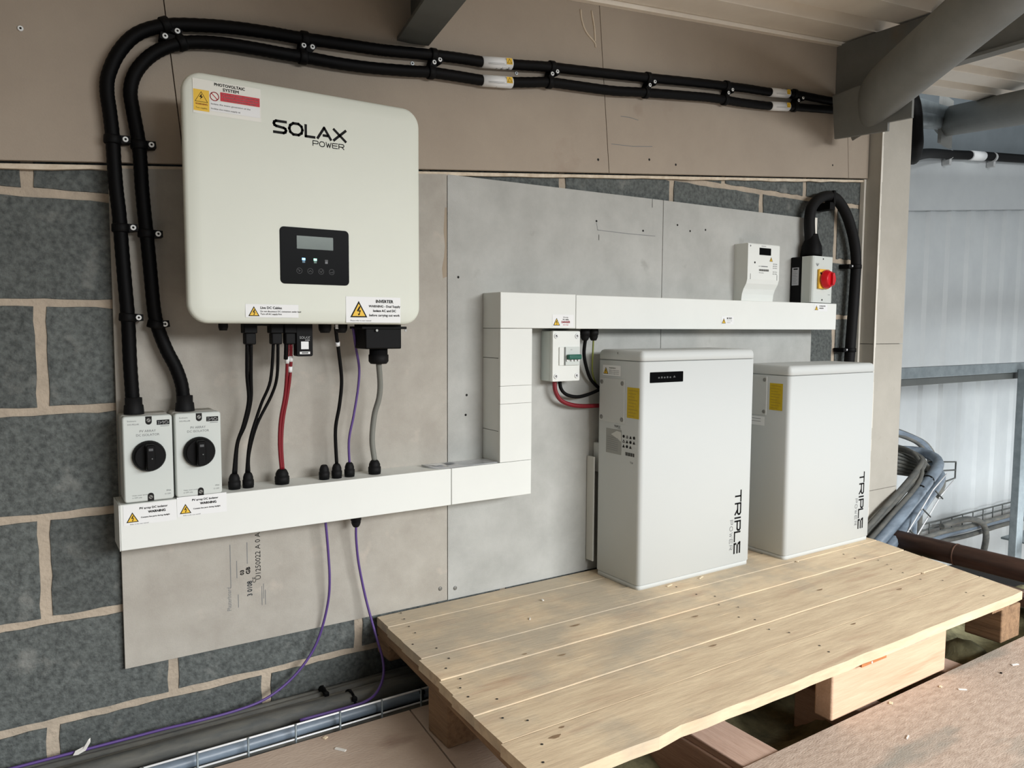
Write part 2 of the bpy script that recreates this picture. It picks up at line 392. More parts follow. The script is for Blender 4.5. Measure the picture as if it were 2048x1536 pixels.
b.text(frq, 'U1250022 A 0 A', .048, -.082, .017, M['ink'], width=.112)
b.text(frq, 'GB', .065, -.058, .013, M['ink'], bold=.0008); b.text(frq, '03', .065, -.044, .012, M['ink'], bold=.0008)
b.text(frq, 'CE', .042, -.071, .012, M['ink'])
b.text(frq, '3 0108', .012, -.062, .016, M['greyink'], bold=.001, width=.035)
b.text(frq, 'Plasterboard', -.014, -.014, .013, M['greyink'], width=.055)
for (a0, a1, v) in ((.04,.14,-.014),(-.01,.02,-.03),(.06,.10,-.028),(.09,.14,-.052),(-.015,.03,-.084),(0,.035,-.088),(-.015,.02,-.092)):
    b.stroke(frq, [(a0,v),(a1,v)], .0014, M['greyink'])
b.build('board_print', wall, fix=False)
for x, z in ((.034,1.454),(.861,1.544),(1.173,1.577)):
    b = MB(); b.lathe((x,-.0125,z), (0,-1,0), [(0,.0052),(.0022,.0052),(.003,.0040)], M['zinc'], 12); b.circ(Fr((x,-.0157,z)), 0, 0, .0022, M['hole'], 0, 8); b.build('board_screw', wall, fix=False)

for P in ([(1.392,1.795),(1.397,1.765),(1.414,1.735),(1.444,1.714),(1.449,1.700)],[(1.432,1.800),(1.443,1.755),(1.447,1.716)]):
    b = MB(); b.tube([(x,-.0135,z) for x, z in P], .0025, M['paper_edge'], 6); b.build('plaster_drip', wall)
b = MB(); frs = Fr((0,-.0002,0)); b.poly(frs, [(.960,1.20),(.9655,1.20),(.9655,1.10),(.9655,1.02),(.954,1.015),(.951,1.04),(.957,1.07),(.960,1.10),(.956,1.14)], mat('rust_stain', (158,145,127), .9)); b.build('brown_stain', wall, fix=False)
# ---- pier at the wall's end
pier = MB(); pier.box((2.846,-.052,-.5),(3.034,.20,1.745), M['plaster_pier']); pier = tag(pier.build('wall_pier'), kind='structure')
for (z0, z1) in ((-.5,.24),(.24,.828),(.828,1.735)):
    b = MB(); b.box((2.846,-.062,z0+.0012),(3.04,-.0525,z1-.0012), M['plaster_pier']); b.build('front_board', pier)
    b = MB(); b.box((2.834,-.0625,z0+.0012),(2.8455,.012,z1-.0012), M['plaster_pier']); b.build('side_board', pier)
b = MB()
for i in range(40):
    z0 = -.1+1.83*i/40; z1 = -.1+1.83*(i+1)/40; rr = random.Random(i+90); 
    b.box((2.833,-.0645,z0),(2.841+rr.uniform(0,.004),-.0626,z1), M['bead'])
b.build('corner_bead', pier)
b = MB(); b.box((2.822,-.004,.1),(2.8335,.013,J(2.83)-.002), M['bead']); b.build('corner_bead', pier)

# ---- roof
def roofsheet(y0, y1, x0, x1, m, zo=0):
    b = MB(); prof = []; y = y1; pit = .20
    while y > y0:
        for dy, dz in ((0,0),(.115,0),(.135,.032),(.18,.032)):
            prof.append((max(y-dy, y0), dz))
        y -= pit
    A = [V((x0, yy, RZ(x0)+zo+dz)) for yy, dz in prof]; B = [V((x1, yy, RZ(x1)+zo+dz)) for yy, dz in prof]
    b.rings([A, B], m, closed=False, caps=False, smooth=False)
    b.prism([(x0,y0,RZ(x0)+zo+.04),(x1,y0,RZ(x1)+zo+.04),(x1,y1,RZ(x1)+zo+.04),(x0,y1,RZ(x0)+zo+.04)], (0,0,.05), m)
    return b.build('ceiling')
tag(roofsheet(-3.4, .36, -1.3, 7.0, M['roof']), kind='structure')
b = MB(); b.prism([(-1.3,-.032,RZ(-1.3)-.012),(2.83,-.032,RZ(2.83)-.012),(2.83,-.032,RZ(2.83)+.034),(-1.3,-.032,RZ(-1.3)+.034)], (0,.019,0), M['roof']); tag(b.build('trim_2'), kind='structure')

b = MB(); b.box((-1.42,-4.2,-.40),(-1.31,.13,1.60), M['block']); tag(b.build('wall_left_light_block'), kind='structure')  # unseen wall added to cut the ambient light from the left
# ---- far cladding wall
b = MB(); prof = []; x = 3.6
while x < 11.5:
    for dx, dy in ((0,0),(.17,0),(.20,-.022),(.27,-.022)): prof.append((x+dx, 1.41+dy))
    x += .30
zt = lambda x: 2.16+.0945*(x-5.564)
A = [V((px_, py_, -1.6)) for px_, py_ in prof]; B = [V((px_, py_, zt(px_))) for px_, py_ in prof]
b.rings([A, B], M['cladding'], closed=False, caps=False, smooth=False)
b.box((3.6,1.42,-1.6),(11.5,1.5,2.0), M['cladding'])
farw = tag(b.build('wall_far'), kind='structure')
b = MB(); b.prism([(3.6,1.34,zt(3.6)-.40),(11.5,1.34,zt(11.5)-.42),(11.5,1.34,zt(11.5)),(3.6,1.34,zt(3.6))], (0,.035,0), M['cladding'])
b.build('flashing', farw)
b = MB(); b.prism([(3.6,1.46,zt(3.6)-.1),(11.5,1.46,zt(11.5)-.1),(11.5,1.46,4.2),(3.6,1.46,4.2)], (0,.05,0), M['dark_panel'])
b.build('upper_panel', farw)
b = MB(); b.prism([(3.05,.38,3.2),(11.5,.38,3.9),(11.5,1.62,3.9),(3.05,1.62,3.2)], (0,0,.05), M['dark_panel']); b.build('upper_light_block', farw)  # added overhead sheet, blocks sky light so the upper cladding falls darker
b = MB(); b.box((3.1,-1.5,-1.7),(11.5,1.6,-1.6), M['chip2']); tag(b.build('floor_lower'), kind='structure')

# ---- floor
flo = MB(); flo.box((-1.3,-2.6,-.34),(4.2,.14,-.30), M['dark']); flo = tag(flo.build('floor'), kind='structure')
def fboard(pts, m):
    b = MB(); b.prism([(x, y, -.022) for x, y in pts], (0,0,.022), m); return b.build('floor_board', flo)
fboard([(-1.3,-.228),(.738,-.236),(.703,-.62),(.68,-2.5),(-1.3,-2.5)], M['chip'])
fboard([(.742,-.236),(.93,-.238),(.93,-.86),(.684,-2.5),(.707,-.62)], M['chip'])
fboard([(.98,-.812),(3.45,-.808),(3.45,-2.5),(.98,-2.5)], M['chip2'])
b = MB(); b.lathe((.36,-.45,.0003), (0,0,1), [(0,.012),(.0002,.012)], M['hole'], 14); o = b.build('floor_hole', flo)
for x0, x1, y1 in ((1.215,1.325,-.52),(1.66,1.75,-.60),(2.05,2.14,-.42),(2.86,2.95,-.28),(.90,.975,-.3)):
    b = MB(); b.box((x0,-2.3,-.22),(x1,y1,-.024), M['pinkwood'], .004); b.build('joist', flo)
b = MB(); b.box((1.22,-.81,-.024),(1.33,-.55,-.006), M['pinkwood'], .003); b.build('joist_top', flo)
b = MB(); b.box((-1.3,-.34,-.22),(.95,-.27,-.024), M['pinkwood'], .004); b.build('joist', flo)
# glass wool in the pit
b = MB(); nx, ny = 90, 34; gx0, gx1, gy0, gy1 = .98, 3.3, -1.0, -.05
rr = random.Random(3); vs = []
blobs = [(rr.uniform(gx0,gx1), rr.uniform(gy0,gy1), rr.uniform(.05,.12), rr.uniform(.02,.06)) for _ in range(90)]
for j in range(ny+1):
    for i in range(nx+1):
        x = gx0+(gx1-gx0)*i/nx; y = gy0+(gy1-gy0)*j/ny
        z = -.15 + sum(h*math.exp(-((x-bx)**2+(y-by)**2)/(2*(r*.5)**2)) for bx, by, r, h in blobs) + rr.uniform(-.004,.004)
        if 2.1 < x < 2.9: z += .05
        vs.append(b.bm.verts.new((x, y, min(z, -.03))))
k = b.mi(M['wool'])
for j in range(ny):
    for i in range(nx):
        f = b.bm.faces.new((vs[j*(nx+1)+i], vs[j*(nx+1)+i+1], vs[(j+1)*(nx+1)+i+1], vs[(j+1)*(nx+1)+i])); f.smooth = True; f.material_index = k
tag(b.build('glass_wool'), 'lumpy greenish glass wool insulation lying between the floor joists under the pallet', 'insulation', kind='stuff')

# ------------------------------------------------------------------ steelwork
t = thing('steel_roof_beam', 'dark grey steel beam meeting the wall left of centre above the conduits', 'beam', (.86,0,1.59))
def ibeam(parent, p0, p1, side, fl, th, h, m):
    """bottom flange and web along p0->p1; side = unit vector across, up = z"""
    p0, p1, side = V(p0), V(p1), V(side)
    b = MB(); b.rings([[p+side*fl/2, p-side*fl/2, p-side*fl/2+V((0,0,th)), p+side*fl/2+V((0,0,th))] for p in (p0, p1)], m, smooth=False); b.build('bottom_flange', parent)
    b = MB(); b.rings([[p+side*.004+V((0,0,th)), p-side*.004+V((0,0,th)), p-side*.004+V((0,0,h)), p+side*.004+V((0,0,h))] for p in (p0, p1)], m, smooth=False); b.build('web', parent)
    b = MB(); b.rings([[p+side*fl/2+V((0,0,h)), p-side*fl/2+V((0,0,h)), p-side*fl/2+V((0,0,h+th)), p+side*fl/2+V((0,0,h+th))] for p in (p0, p1)], m, smooth=False); b.build('top_flange', parent)
ibeam(t, (.862,-.0135,1.592), (.70,-.72,1.56), (.975,-.22,0), .082, .009, .16, M['steel_dark'])
b = MB(); b.box((.86,-.016,1.60),(.872,-.0127,1.76), M['paper_edge']); b.build('sealant_bead', wall)
t = thing('steel_rafter', 'deep grey steel rafter under the roof sheet above the thick brace', 'beam', (2.61,-.02,1.76))
b = MB(); b.prism([(2.60,-.0135,1.755),(2.60,-1.45,1.77),(2.60,-1.45,RZ(2.6)-.008),(2.60,-.0135,RZ(2.6)-.008)], (.012,0,0), M['steel']); b.build('web', t)
b = MB(); b.prism([(2.585,-.0135,1.745),(2.630,-.0135,1.745),(2.630,-1.45,1.76),(2.585,-1.45,1.76)], (0,0,.010), M['steel']); b.build('bottom_flange', t)
b = MB(); b.box((2.612,-1.45,RZ(2.6)-.012),(2.65,-.0135,RZ(2.6)-.002), M['steel']); b.build('top_flange', t)
t = thing('tubular_brace', 'thick round grey steel brace with a flat gusset plate at the top of the pier', 'brace', (2.54,-.05,1.58))
b = MB(); b.prism([(2.535,-.046,1.734),(2.535,-.060,1.578),(2.535,-.262,1.566),(2.535,-.262,1.595),(2.535,-.345,1.592),(2.535,-.345,1.70),(2.535,-.15,1.745)], (.012,0,0), M['steel']); b.build('gusset_plate', t)
p0 = V((2.60,-.10,1.665)); p1 = V((2.252,-.704,1.7755)); d = (p1-p0).normalized(); p2 = p1+d*1.1
side = d.cross(V((0,0,1))).normalized(); upd = side.cross(d)
rings = []
for dist, rw, rh in ((-.03,.012,.085),(.05,.022,.092),(.12,.05,.092),(.20,.074,.088),(.28,.083,.085),(.36,.084,.084),(.95,.084,.084)):
    rings.append([p0+d*dist+side*math.cos(2*PI*j/36)*rw+upd*math.sin(2*PI*j/36)*rh for j in range(36)])
b = MB(); b.rings(rings, M['steel']); b.build('tube', t)
t = thing('tubular_brace', 'grey steel tube brace with an end plate, farther off beyond the pier', 'brace', (4.67,.65,2.11))
q0 = V((4.672,.654,2.112)); q1 = V((4.212,.045,1.9815)); d = (q1-q0).normalized()
b = MB(); b.tube([q0, q0+d*2.2], .084, M['steel'], 28, smooth_path=False); b.build('tube', t)
b = MB(); b.prism([q0+V((-.10,-.02,-.14)), q0+V((.10,.02,-.14)), q0+V((.10,.02,.14)), q0+V((-.10,-.02,.14))], (-.012,.014,0), M['steel']); b.build('end_plate', t)
b = MB(); b.tube([q0-d*.0, q0+V((-.55,-.02,-.06))], .05, M['galv'], 14, smooth_path=False); b.build('stub_tube', t)
b = MB(); b.box((4.0,.60,2.10),(4.62,.66,2.17), M['galv']); b.build('stub_bar', t)

# handrail in the far bay
t = thing('guard_rail', 'grey galvanised steel rail and square post in front of the far cladding', 'railing', (6.13,.81,-1.6))
b = MB(); b.box((4.0,.80,.578),(9.5,.83,.648), M['galv'], .003); b.build('rail', t)
b = MB(); b.box((4.0,.835,.528),(9.5,.88,.577), M['steel_dark'], .003); b.build('lower_rail', t)
b = MB(); b.box((6.065,.745,-1.6),(6.165,.799,.600), M['galv'], .006); b.build('post', t)
t = thing('steel_ledge', 'pale grey steel ledge at the foot of the far post, lower right', 'ledge', (6.9,.8,-.7))
b = MB(); b.box((6.18,.60,-.69),(9.0,.90,-.675), M['galv'], .002); b.build('top_plate', t)
b = MB(); b.box((6.18,.585,-.78),(9.0,.599,-.675), M['cladding'], .002); b.build('front_plate', t)

# brown pipes right of the pallet
t = thing('brown_steel_pipe', 'dark brown round pipe with a joint ring running past the pallet end', 'pipe', (2.95,-.3,0))
b = MB(); b.tube([(2.95,.9,.04),(2.95,-1.4,.04)], .040, M['pipe'], 24, smooth_path=False); b.build('pipe_body', t)
b = MB(); b.lathe((2.95,-.36,.04), (0,1,0), [(0,.0415),(.006,.0415)], M['rust'], 24); b.build('joint_ring', t)
b = MB(); b.prism([(2.74,.5,-.02),(2.83,.5,-.02),(2.83,.5,.0),(2.76,.5,.012),(2.74,.5,.012)], (0,-1.9,0), M['rust'])
tag(b.build('rusty_angle_iron'), 'rusty brown angle iron lying between the pallet and the round pipe', 'angle iron')

# ------------------------------------------------------------------ wire cable tray along the wall
t = thing('wire_cable_tray', 'bright wire basket cable tray on the floor along the block wall', 'cable tray', (.7,-.1,-.03))
X0, X1 = -1.28, 2.70
for (y, z) in ((-.210,.028),(-.210,-.004),(-.205,-.070),(-.16,-.072),(-.11,-.072),(-.06,-.072),(-.008,-.072),(-.008,-.035)):
    b = MB(); b.tube([(X0,y,z),(X1,y,z)], .0022, M['screw'], 8, smooth_path=False); b.build('wire', t)
cwm = None
for i in range(40):
    x = -1.22+.1*i
    if cwm is None:
        b = MB(); b.tube([(0,-.2135,.031),(0,-.2135,-.070),(0,-.205,-.0755),(0,-.010,-.0755),(0,-.004,-.072),(0,-.004,-.035)], .0022, M['galv'], 6, smooth_path=False)
        o = b.build('cross_wire', t); cwm = o.data; o.location = (x-t.location.x+t.location.x, 0, 0)
    else: o = link('cross_wire', cwm, t)
    o.location = (x, 0, 0)
# tray continuing beyond the pallet, rising round the pier
t2 = thing('wire_cable_tray', 'wire basket tray climbing round the pier with open end', 'cable tray', (2.9,-.1,0))
for off in ((0,-.03,0),(.06,-.03,-.035)):
    ox, oy, oz = off
    b = MB(); b.tube([(2.80+ox,-.125+oy,-.07+oz),(2.93+ox,-.12+oy,.03+oz),(3.18+ox,-.11+oy,.222+oz),(3.36+ox,-.07+oy,.262+oz)], .0028, M['screw'], 8, smooth_path=False); b.build('wire', t2)
b = MB(); b.tube([(3.50,.10,.272),(3.84,.10,.240),(3.84,.10,.160),(3.67,.10,.145)], .004, M['steel_dark'], 6, smooth_path=False); b.build('wire', t2)
b = MB(); b.tube([(3.52,.10,.222),(3.84,.10,.200)], .004, M['steel_dark'], 6, smooth_path=False); b.build('cross_wire', t2)
for k, (x, z) in enumerate(((2.90,-.0),(2.99,.075),(3.08,.15),(3.17,.215))):
    b = MB(); b.tube([(x,-.155,z+.005),(x+.06,-.155,z-.035)], .003, M['steel_dark'], 6, smooth_path=False); b.build('cross_wire', t2)
for k in range(7):
    b = MB(); zz = .36-.018*k; b.tube([(3.10,.28,zz-.05),(3.30,.30,zz-.03),(3.55,.30,zz-.02)], .003, M['galv'], 6, smooth_path=False); b.build('wire', t2)
t3 = thing('wire_cable_tray', 'narrow wire tray running along the far cladding wall', 'cable tray', (6.5,1.3,-.7))
for z in (-.640,-.690,-.775):
    b = MB(); b.tube([(5.2,1.34,z),(9.5,1.34,z)], .006, M['steel_dark'], 6, smooth_path=False); b.build('wire', t3)
for k in range(24):
    x = 5.3+.17*k
    b = MB(); b.tube([(x,1.33,-.640),(x,1.33,-.775)], .005, M['steel_dark'], 6, smooth_path=False); b.build('cross_wire', t3)

def cable(name, path, r, m, label, cat='cable', group=None, seg=10, res=5):
    b = MB(); b.tube(path, r, m, seg, res); return tag(b.build(name), label, cat, group)
# cables lying in the long tray
rr = random.Random(11)
LAY = [(-.012,-.016,.010,'swa'),(-.034,-.014,.011,'swa'),(-.058,-.014,.010,'swa'),(-.022,-.040,.012,'swa'),(-.048,-.040,.012,'swa'),(-.112,-.006,.024,'swa'),(-.078,-.016,.011,'swa'),
       (-.152,-.016,.012,'swa'),(-.178,-.001,.0135,'bluegrey'),(-.188,-.0255,.007,'swa'),(-.170,-.030,.007,'swa')]
names = ['topmost thin dark cable against the block wall','second dark cable down from the wall','third dark cable of the upper bundle','dark cable under the upper bundle by the wall','lower dark cable of the wall bundle',
         'thickest dark dusty cable in the middle of the tray','dark cable between the wall bundle and the thickest one','dark cable just behind the blue-grey one','smooth blue-grey cable behind the bright tray wires',
         'thin dark cable low along the front tray wire','thin dark cable beneath the blue-grey one']
for (y, z, r, m), nm in zip(LAY, names):
    path = [(x, y+rr.uniform(-.003,.003), z+rr.uniform(-.002,.002)) for x in [-1.25+.28*k for k in range(15)]]
    cable('armoured_cable', path, r, M[m], nm, group='cables in the floor tray')
for x, y, z, lb in ((.60,-.035,-.015,'black cable tie round the upper cable bundle on the tray'),(.64,-.112,-.006,'black cable tie round the thickest tray cable'),(.79,-.178,-.001,'black cable tie round the blue-grey cable near the pallet')):
    b = MB(); r_ = .024 if y > -.1 else (.027 if y > -.15 else .0155)
    b.lathe((x,y,z), (1,.1,0), [(0,r_),(.001,r_+.0015),(.005,r_+.0015),(.006,r_)], M['black'], 16); b.box((x-.003,y-r_-.006,z+r_*.5),(x+.008,y-r_+.004,z+r_*.5+.009), M['black'], .001)
    b.tube([(x+.003,y-r_*.6,z+r_*.8),(x-.003,y-r_*.7,z+r_+.012)], .0015, M['black'], 6); tag(b.build('cable_tie'), lb, 'cable tie')
# bundle round the pier
def off(path, dx, dy, dz): return [(x+dx, y+dy, z+dz) for x, y, z in path]
BP = [(2.60,-.11,-.06),(2.756,-.110,.0),(2.957,-.110,.107),(3.284,-.050,.214),(3.60,.06,.262),(3.70,.19,.285),(3.60,.29,.29),(3.40,.36,.28)]
cable('armoured_cable', off(BP,0,.0,.0), .024, M['bluegrey'], 'thick blue-grey cable climbing round the pier, right of the battery', group='cables rounding the pier')
cable('armoured_cable', off(BP,-.015,-.02,-.055), .022, M['bluegrey'], 'second blue-grey cable climbing beside the bright tray wires', group='cables rounding the pier')
for k, (dy, dz, r) in enumerate(((.03,.05,.013),(.02,.075,.011),(.0,.03,.010))):
    P = [(x-.02*k, y+dy, z+dz) for x, y, z in BP[:4]] + [(3.42-.03*k,.04,.30+.012*k),(3.44-.03*k,.16,.33+.01*k),(3.30,.27,.34)]
    cable('armoured_cable', P, r, M['swa'], ['dark cable on top of the bundle leaving behind the pier','dark cable highest beside the battery edge','dark cable tucked over the blue-grey one'][k], group='cables rounding the pier')
for k in range(7):
    a = .02*k
    P = [(3.10,.30,.335-.02*k),(3.34,.26,.345-a),(3.50+.015*k,.17,.31-a),(3.50+.02*k,.05,.25-a*.5),(3.36+.02*k,-.01,.19-.01*k)]
    cable('armoured_cable', P, .011, M['swa'], ['outermost','second','third','fourth','fifth','sixth','innermost'][k]+' curling black cable of the coil at the pier', group='cables rounding the pier')
for k in range(4):
    P = [(3.10,.34,.375+.012*k),(3.50,.30,.385+.010*k),(3.68+.02*k,.24,.345),(3.78+.02*k,.22,.28),(3.82+.02*k,.20,.18)]
    cable('armoured_cable', P, .014 if k in (1,2) else .010, M['bluegrey' if k in (1,2) else 'swa'], ['lowest','second lowest','second highest','highest'][k]+' cable arching from behind the pier above the tray', group='cables rounding the pier')
for k in range(3):
    P = [(3.98+.05*k,.38,.16),(4.03+.05*k,.42,-.05),(4.02+.05*k,.42,-.30)]
    cable('armoured_cable', P, .018, M['bluegrey' if k == 1 else 'swa'], ['left','middle','right'][k]+' cable dropping behind the brown pipe', group='dropping cables')
for k in range(3):
    P = [(5.2+.45*i, 1.29, -.725-.035*k+random.Random(k*20+i).uniform(-.01,.01)) for i in range(10)]
    cable('armoured_cable', P, .020, M['swa' if k != 1 else 'bluegrey'], ['upper','middle pale','lower'][k]+' cable on the far wall tray', group='cables on the far tray')
cable('armoured_cable', [(6.05,1.27,-.66),(6.35,1.25,-.64),(6.58,1.23,-.69),(6.66,1.22,-.80),(6.58,1.2,-.95),(6.50,1.2,-1.10)], .024, M['swa'], 'dark cable looping down off the far wall tray')
for s_ in (0,):
    b = MB(); b.lathe((3.33,-.035,.222), (1,.25,.35), [(0,.0262),(.012,.0262)], M['black'], 20); tag(b.build('cable_tie'), 'black band round the blue-grey cable at the bend', 'cable tie')
    b = MB(); b.lathe((3.22,-.062,.196), (1,.2,.32), [(0,.0262),(.012,.0262)], M['black'], 20); tag(b.build('cable_tie'), 'black band below the bend on the blue-grey cable', 'cable tie')

# ------------------------------------------------------------------ pallet
t = thing('wooden_pallet', 'large pale pine pallet on the floor, carrying the two white battery cabinets', 'pallet', (1.5,-.4,0))
ys = [-.006,-.086,-.183,-.295,-.410,-.480,-.576,-.685,-.820]
lx = [.757,.750,.744,.733,.724,.716,.712,.703]
for i in range(8):
    ya, yb = ys[i]-.0012, ys[i+1]+.0012
    x0 = lx[i]; xr = lambda y: 2.53 - (-y-.27)*.27 if y < -.27 else 2.53
    rr = random.Random(40+i); top = .1430 + (.0016 if i in (2,3,5,7) else 0) + rr.uniform(-.0004,.0004)
    n = 26; fr_, bk = [], []
    for k in range(n+1):
        f = k/n
        xa = x0+(xr(ya)-x0)*f; xb = x0-.003+(xr(yb)-x0+.003)*f
        jf = rr.uniform(-.0009,.0009) if i < 7 else (rr.uniform(-.002,.002) if f > .2 else rr.uniform(-.006,.004))
        if i == 7 and f < .035: jf -= 0
        bk.append(V((xa, ya+rr.uniform(-.0004,.0004), 0))); fr_.append(V((xb, yb+jf, 0)))
    b = MB()
    rings = []
    for A, Bq in zip(bk, fr_):
        c = .0014
        rings.append([V((A.x,A.y,.121)), V((A.x,A.y,top-c)), V((A.x,A.y-c,top)), V((Bq.x,Bq.y+c,top)), V((Bq.x,Bq.y,top-c)), V((Bq.x,Bq.y,.121))])
    b.rings(rings, M['wood'], smooth=False); b.build('plank', t)
for (x0, x1, xs) in ((.757,.855,-.05),(1.56,1.66,0),(2.27,2.37,-.02)):
    b = MB(); b.prism([(x0,-.008,.099),(x1,-.008,.099),(x1+xs,-.80,.099),(x0+xs,-.80,.099)], (0,0,.0215), M['wood_edge']); b.build('bearer', t)
for (x0, x1, y0, y1, z0) in ((.735,.83,-.43,-.338,0.0),(.71,.80,-.80,-.71,-.0),(2.31,2.42,-.80,-.70,.0)):
    b = MB(); b.box((x0,y0,z0),(x1,y1,.0985), M['wood_edge'], .004); b.build('block', t)
b = MB(); b.box((.755,-.085,.052),(.83,-.010,.0985), M['wood_edge'], .006); b.build('block', t)
b = MB(); b.box((.832,-.425,.0),(2.3,-.405,.0985), M['orange'], .002); b.build('runner', t)
b = MB(); b.box((.83,-.078,.054),(2.3,-.052,.0985), M['orange'], .002); b.build('runner', t)
# nails and knots on the pallet
kn = MB(); rr = random.Random(5)
frt = Fr((0,0,.1452), (1,0,0), (0,1,0))
b = MB()
for i in range(8):
    for bx in (.80,1.60,2.30):
        for q in range(2):
            x = bx+rr.uniform(-.03,.03)-.006*i; y = (ys[i]+ys[i+1])/2+(q-.5)*.04+rr.uniform(-.006,.006)
            b.circ(frt, x, y, .0028, M['hole'], 0, 8)
b.build('nail_heads', t, fix=False)['kind'] = 'stuff'
b = MB()
for (x, y, w_, h_) in ((1.02,-.45,.02,.004),(.95,-.40,.012,.003),(1.15,-.33,.03,.005),(.80,-.72,.025,.007),(.83,-.70,.012,.004),(1.45,-.45,.02,.004),(1.9,-.5,.025,.005),(2.1,-.62,.02,.004),(1.35,-.60,.022,.004),(1.75,-.70,.02,.004)):
    pts = [(x+.5*w_*math.cos(a)*(1+.3*math.sin(3*a)), y+.7*h_*math.sin(a)) for a in [2*PI*k/14 for k in range(14)]]
    b.poly(Fr((0,0,.14515), (1,0,0), (0,1,0)), pts, mat('knot_brown', (140,116,88), .9))
b.build('knots', t, fix=False)['kind'] = 'stuff'

b = MB(); b.box((1.514,-.803,.002),(2.003,-.757,.1135), M['beam'], .005)
tag(b.build('timber_beam'), 'thick sawn timber offcut standing on edge under the pallet front', 'timber')
b = MB(); b.prism([(1.60,-.818,.1140),(1.70,-.818,.1140),(1.70,-.818,.1205),(1.60,-.818,.1205)], (0,.058,0), M['orange']); o = tag(b.build('wooden_packer'), 'small orange wooden packer with a screw between timber and pallet', 'packer')
b = MB(); b.lathe((1.64,-.818,.1172), (0,-1,0), [(0,.0028),(.001,.0025)], M['screw'], 10); b.build('screw', o)
b = MB(); b.prism([(1.79,-.812,.1140),(1.90,-.812,.1140),(1.90,-.812,.1205),(1.79,-.812,.1205)], (0,.058,0), M['pinkwood']); tag(b.build('wooden_packer'), 'greyish pink wooden packer right of the orange one', 'packer')

# ------------------------------------------------------------------ batteries
def battery(name, label, x0, x1, yf, yb, z0, z1, cap):
    t = thing(name, label, 'battery', ((x0+x1)/2, (yf+yb)/2, z0))
    cx, cyy = (x0+x1)/2, (yf+yb)/2; w_, d_ = x1-x0, yb-yf
    fr = Fr((cx, cyy, 0), (1,0,0), (0,1,0))       # N = +Z
    b = MB(); b.rloft(fr, w_-.004, d_-.004, .014, [(.0,z0),(0,z0+.012),(.002,z0+.014)], M['bat2']); b.build('base', t)
    b = MB(); b.rloft(fr, w_, d_, .014, [(.002,z0+.0145),(.0,z0+.0165),(.0,z1-cap-.002),(.0015,z1-cap-.0005)], M['bat']); b.build('body', t)
    b = MB(); b.rloft(fr, w_, d_, .014, [(.002,z1-cap+.0010),(.0,z1-cap+.0025),(.0,z1-.016),(.002,z1-.008),(.006,z1-.003),(.013,z1)], M['bat']); b.build('lid', t)
    b = MB(); b.rloft(fr, w_-.008, d_-.008, .012, [(0,z1-cap-.0006),(0,z1-cap+.0012)], M['seam']); b.build('lid_seam', t)
    return t
def logo_triple(t, x, yf, z, lh=.025, s=1.0):
    fr = Fr((x, yf-.0006, z), (0,0,-1), (1,0,0))
    b = MB(); u = 0
    letters(b, fr, 'TRI', 0, -lh, .036*s, lh, .006, .0052, M['ink'], 0)
    letters(b, fr, 'PL', .096*s, -lh, .030*s, lh, .006, .0052, M['ink'], 0)
    letters(b, fr, 'e', .162*s+.002, -lh, .034*s, lh, .006, .0060, M['ink'], 0)
    letters(b, fr, 'POWER', .090*s, -lh-.022, .0145*s, .0125, .0060, .0014, M['greyink'], 0)
    b.build('logo_lettering', t, fix=False)['label'] = 'black brand lettering running down the front'
b1 = battery('battery_cabinet', 'taller white battery cabinet with a small black display, nearer on the pallet', 1.452, 1.925, -.230, -.040, .143, .824, .030)
b = MB(); fr = Fr((1.547,-.230,.749)); b.rloft(fr, .130, .030, .002, [(0,-.001),(0,.0006),(.0004,.001)], M['gloss'])
for k in range(5): b.rect(fr, -.034+.011*k, -.003, -.028+.011*k, .001+.001*(k%2), M['icon'], .0014)
b.poly(fr, [(.024,-.002),(.034,-.002),(.029,.004)], M['icon'], .0014); b.build('display', b1)
logo_triple(b1, 1.876, -.230, .386)
sfr = Fr((1.452, 0, 0), (0,-1,0), (0,0,1))   # left side face, u = -y
def side_items(t, X, uo, full=True, zo=0):
    f = Fr((X-.0006, 0, zo), (0,-1,0), (0,0,1))
    b = MB(); fc = Fr((X, -(.053+.162)/2-uo, .677+zo), (0,-1,0), (0,0,1)); b.rloft(fc, .107, .128, .003, [(0,-.001),(0,.0020),(.001,.0026)], M['bat2']); o = b.build('cover_plate', t)
    for du in (-.045,.045):
        for dv in (-.052,.052):
            s = MB(); s.lathe(fc.p(du, dv, .0026), (-1,0,0), [(0,.0065),(.001,.0062),(.0015,.003)], M['screwd'], 12); s.build('screw', o)
    b = MB(); b.rect(f, .172+uo, .633, .222+uo, .720, M['gold'])
    for k in range(9): b.stroke(f, [(.178+uo,.712-.009*k),(.214+uo-(k%3)*.006,.711-.009*k)], .0022, mat('dull_yellow_print', (168,142,18), .6), .0003)
    b.build('yellow_label', t, fix=False)['label'] = 'bright yellow caution label on the side'
    return f
f = side_items(b1, 1.452, 0)
b = MB(); b.rect(f, .064, .749, .143, .779, M['sticker']); warn_tri(b, f, .067, .753, .022); b.text(f, 'WARNING', .092, .769, .006, M['ink'], .0004)
for k in range(3): b.text(f, 'Battery storage system', .092, .763-.005*k, .0045, M['greyink'], .0004, width=.044)
b.build('warning_label', b1, fix=False)
b = MB(); b.rect(f, .083, .522, .150, .594, mat('silver_label', (150,151,146), .4), 0)
b.poly(f, [(.105,.578),(.13,.590),(.150,.588),(.150,.560),(.138,.566)], mat('bright_patch', (200,201,196), .4), .0003)
b.text(f, 'TRIPLE', .118, .600, .009, M['ink'], 0); b.text(f, 'POWER', .133, .596, .004, M['greyink'], 0)
for k in range(7): b.stroke(f, [(.088,.570-.006*k),(.136,.568-.006*k)], .0009, M['greyink'], .0005)
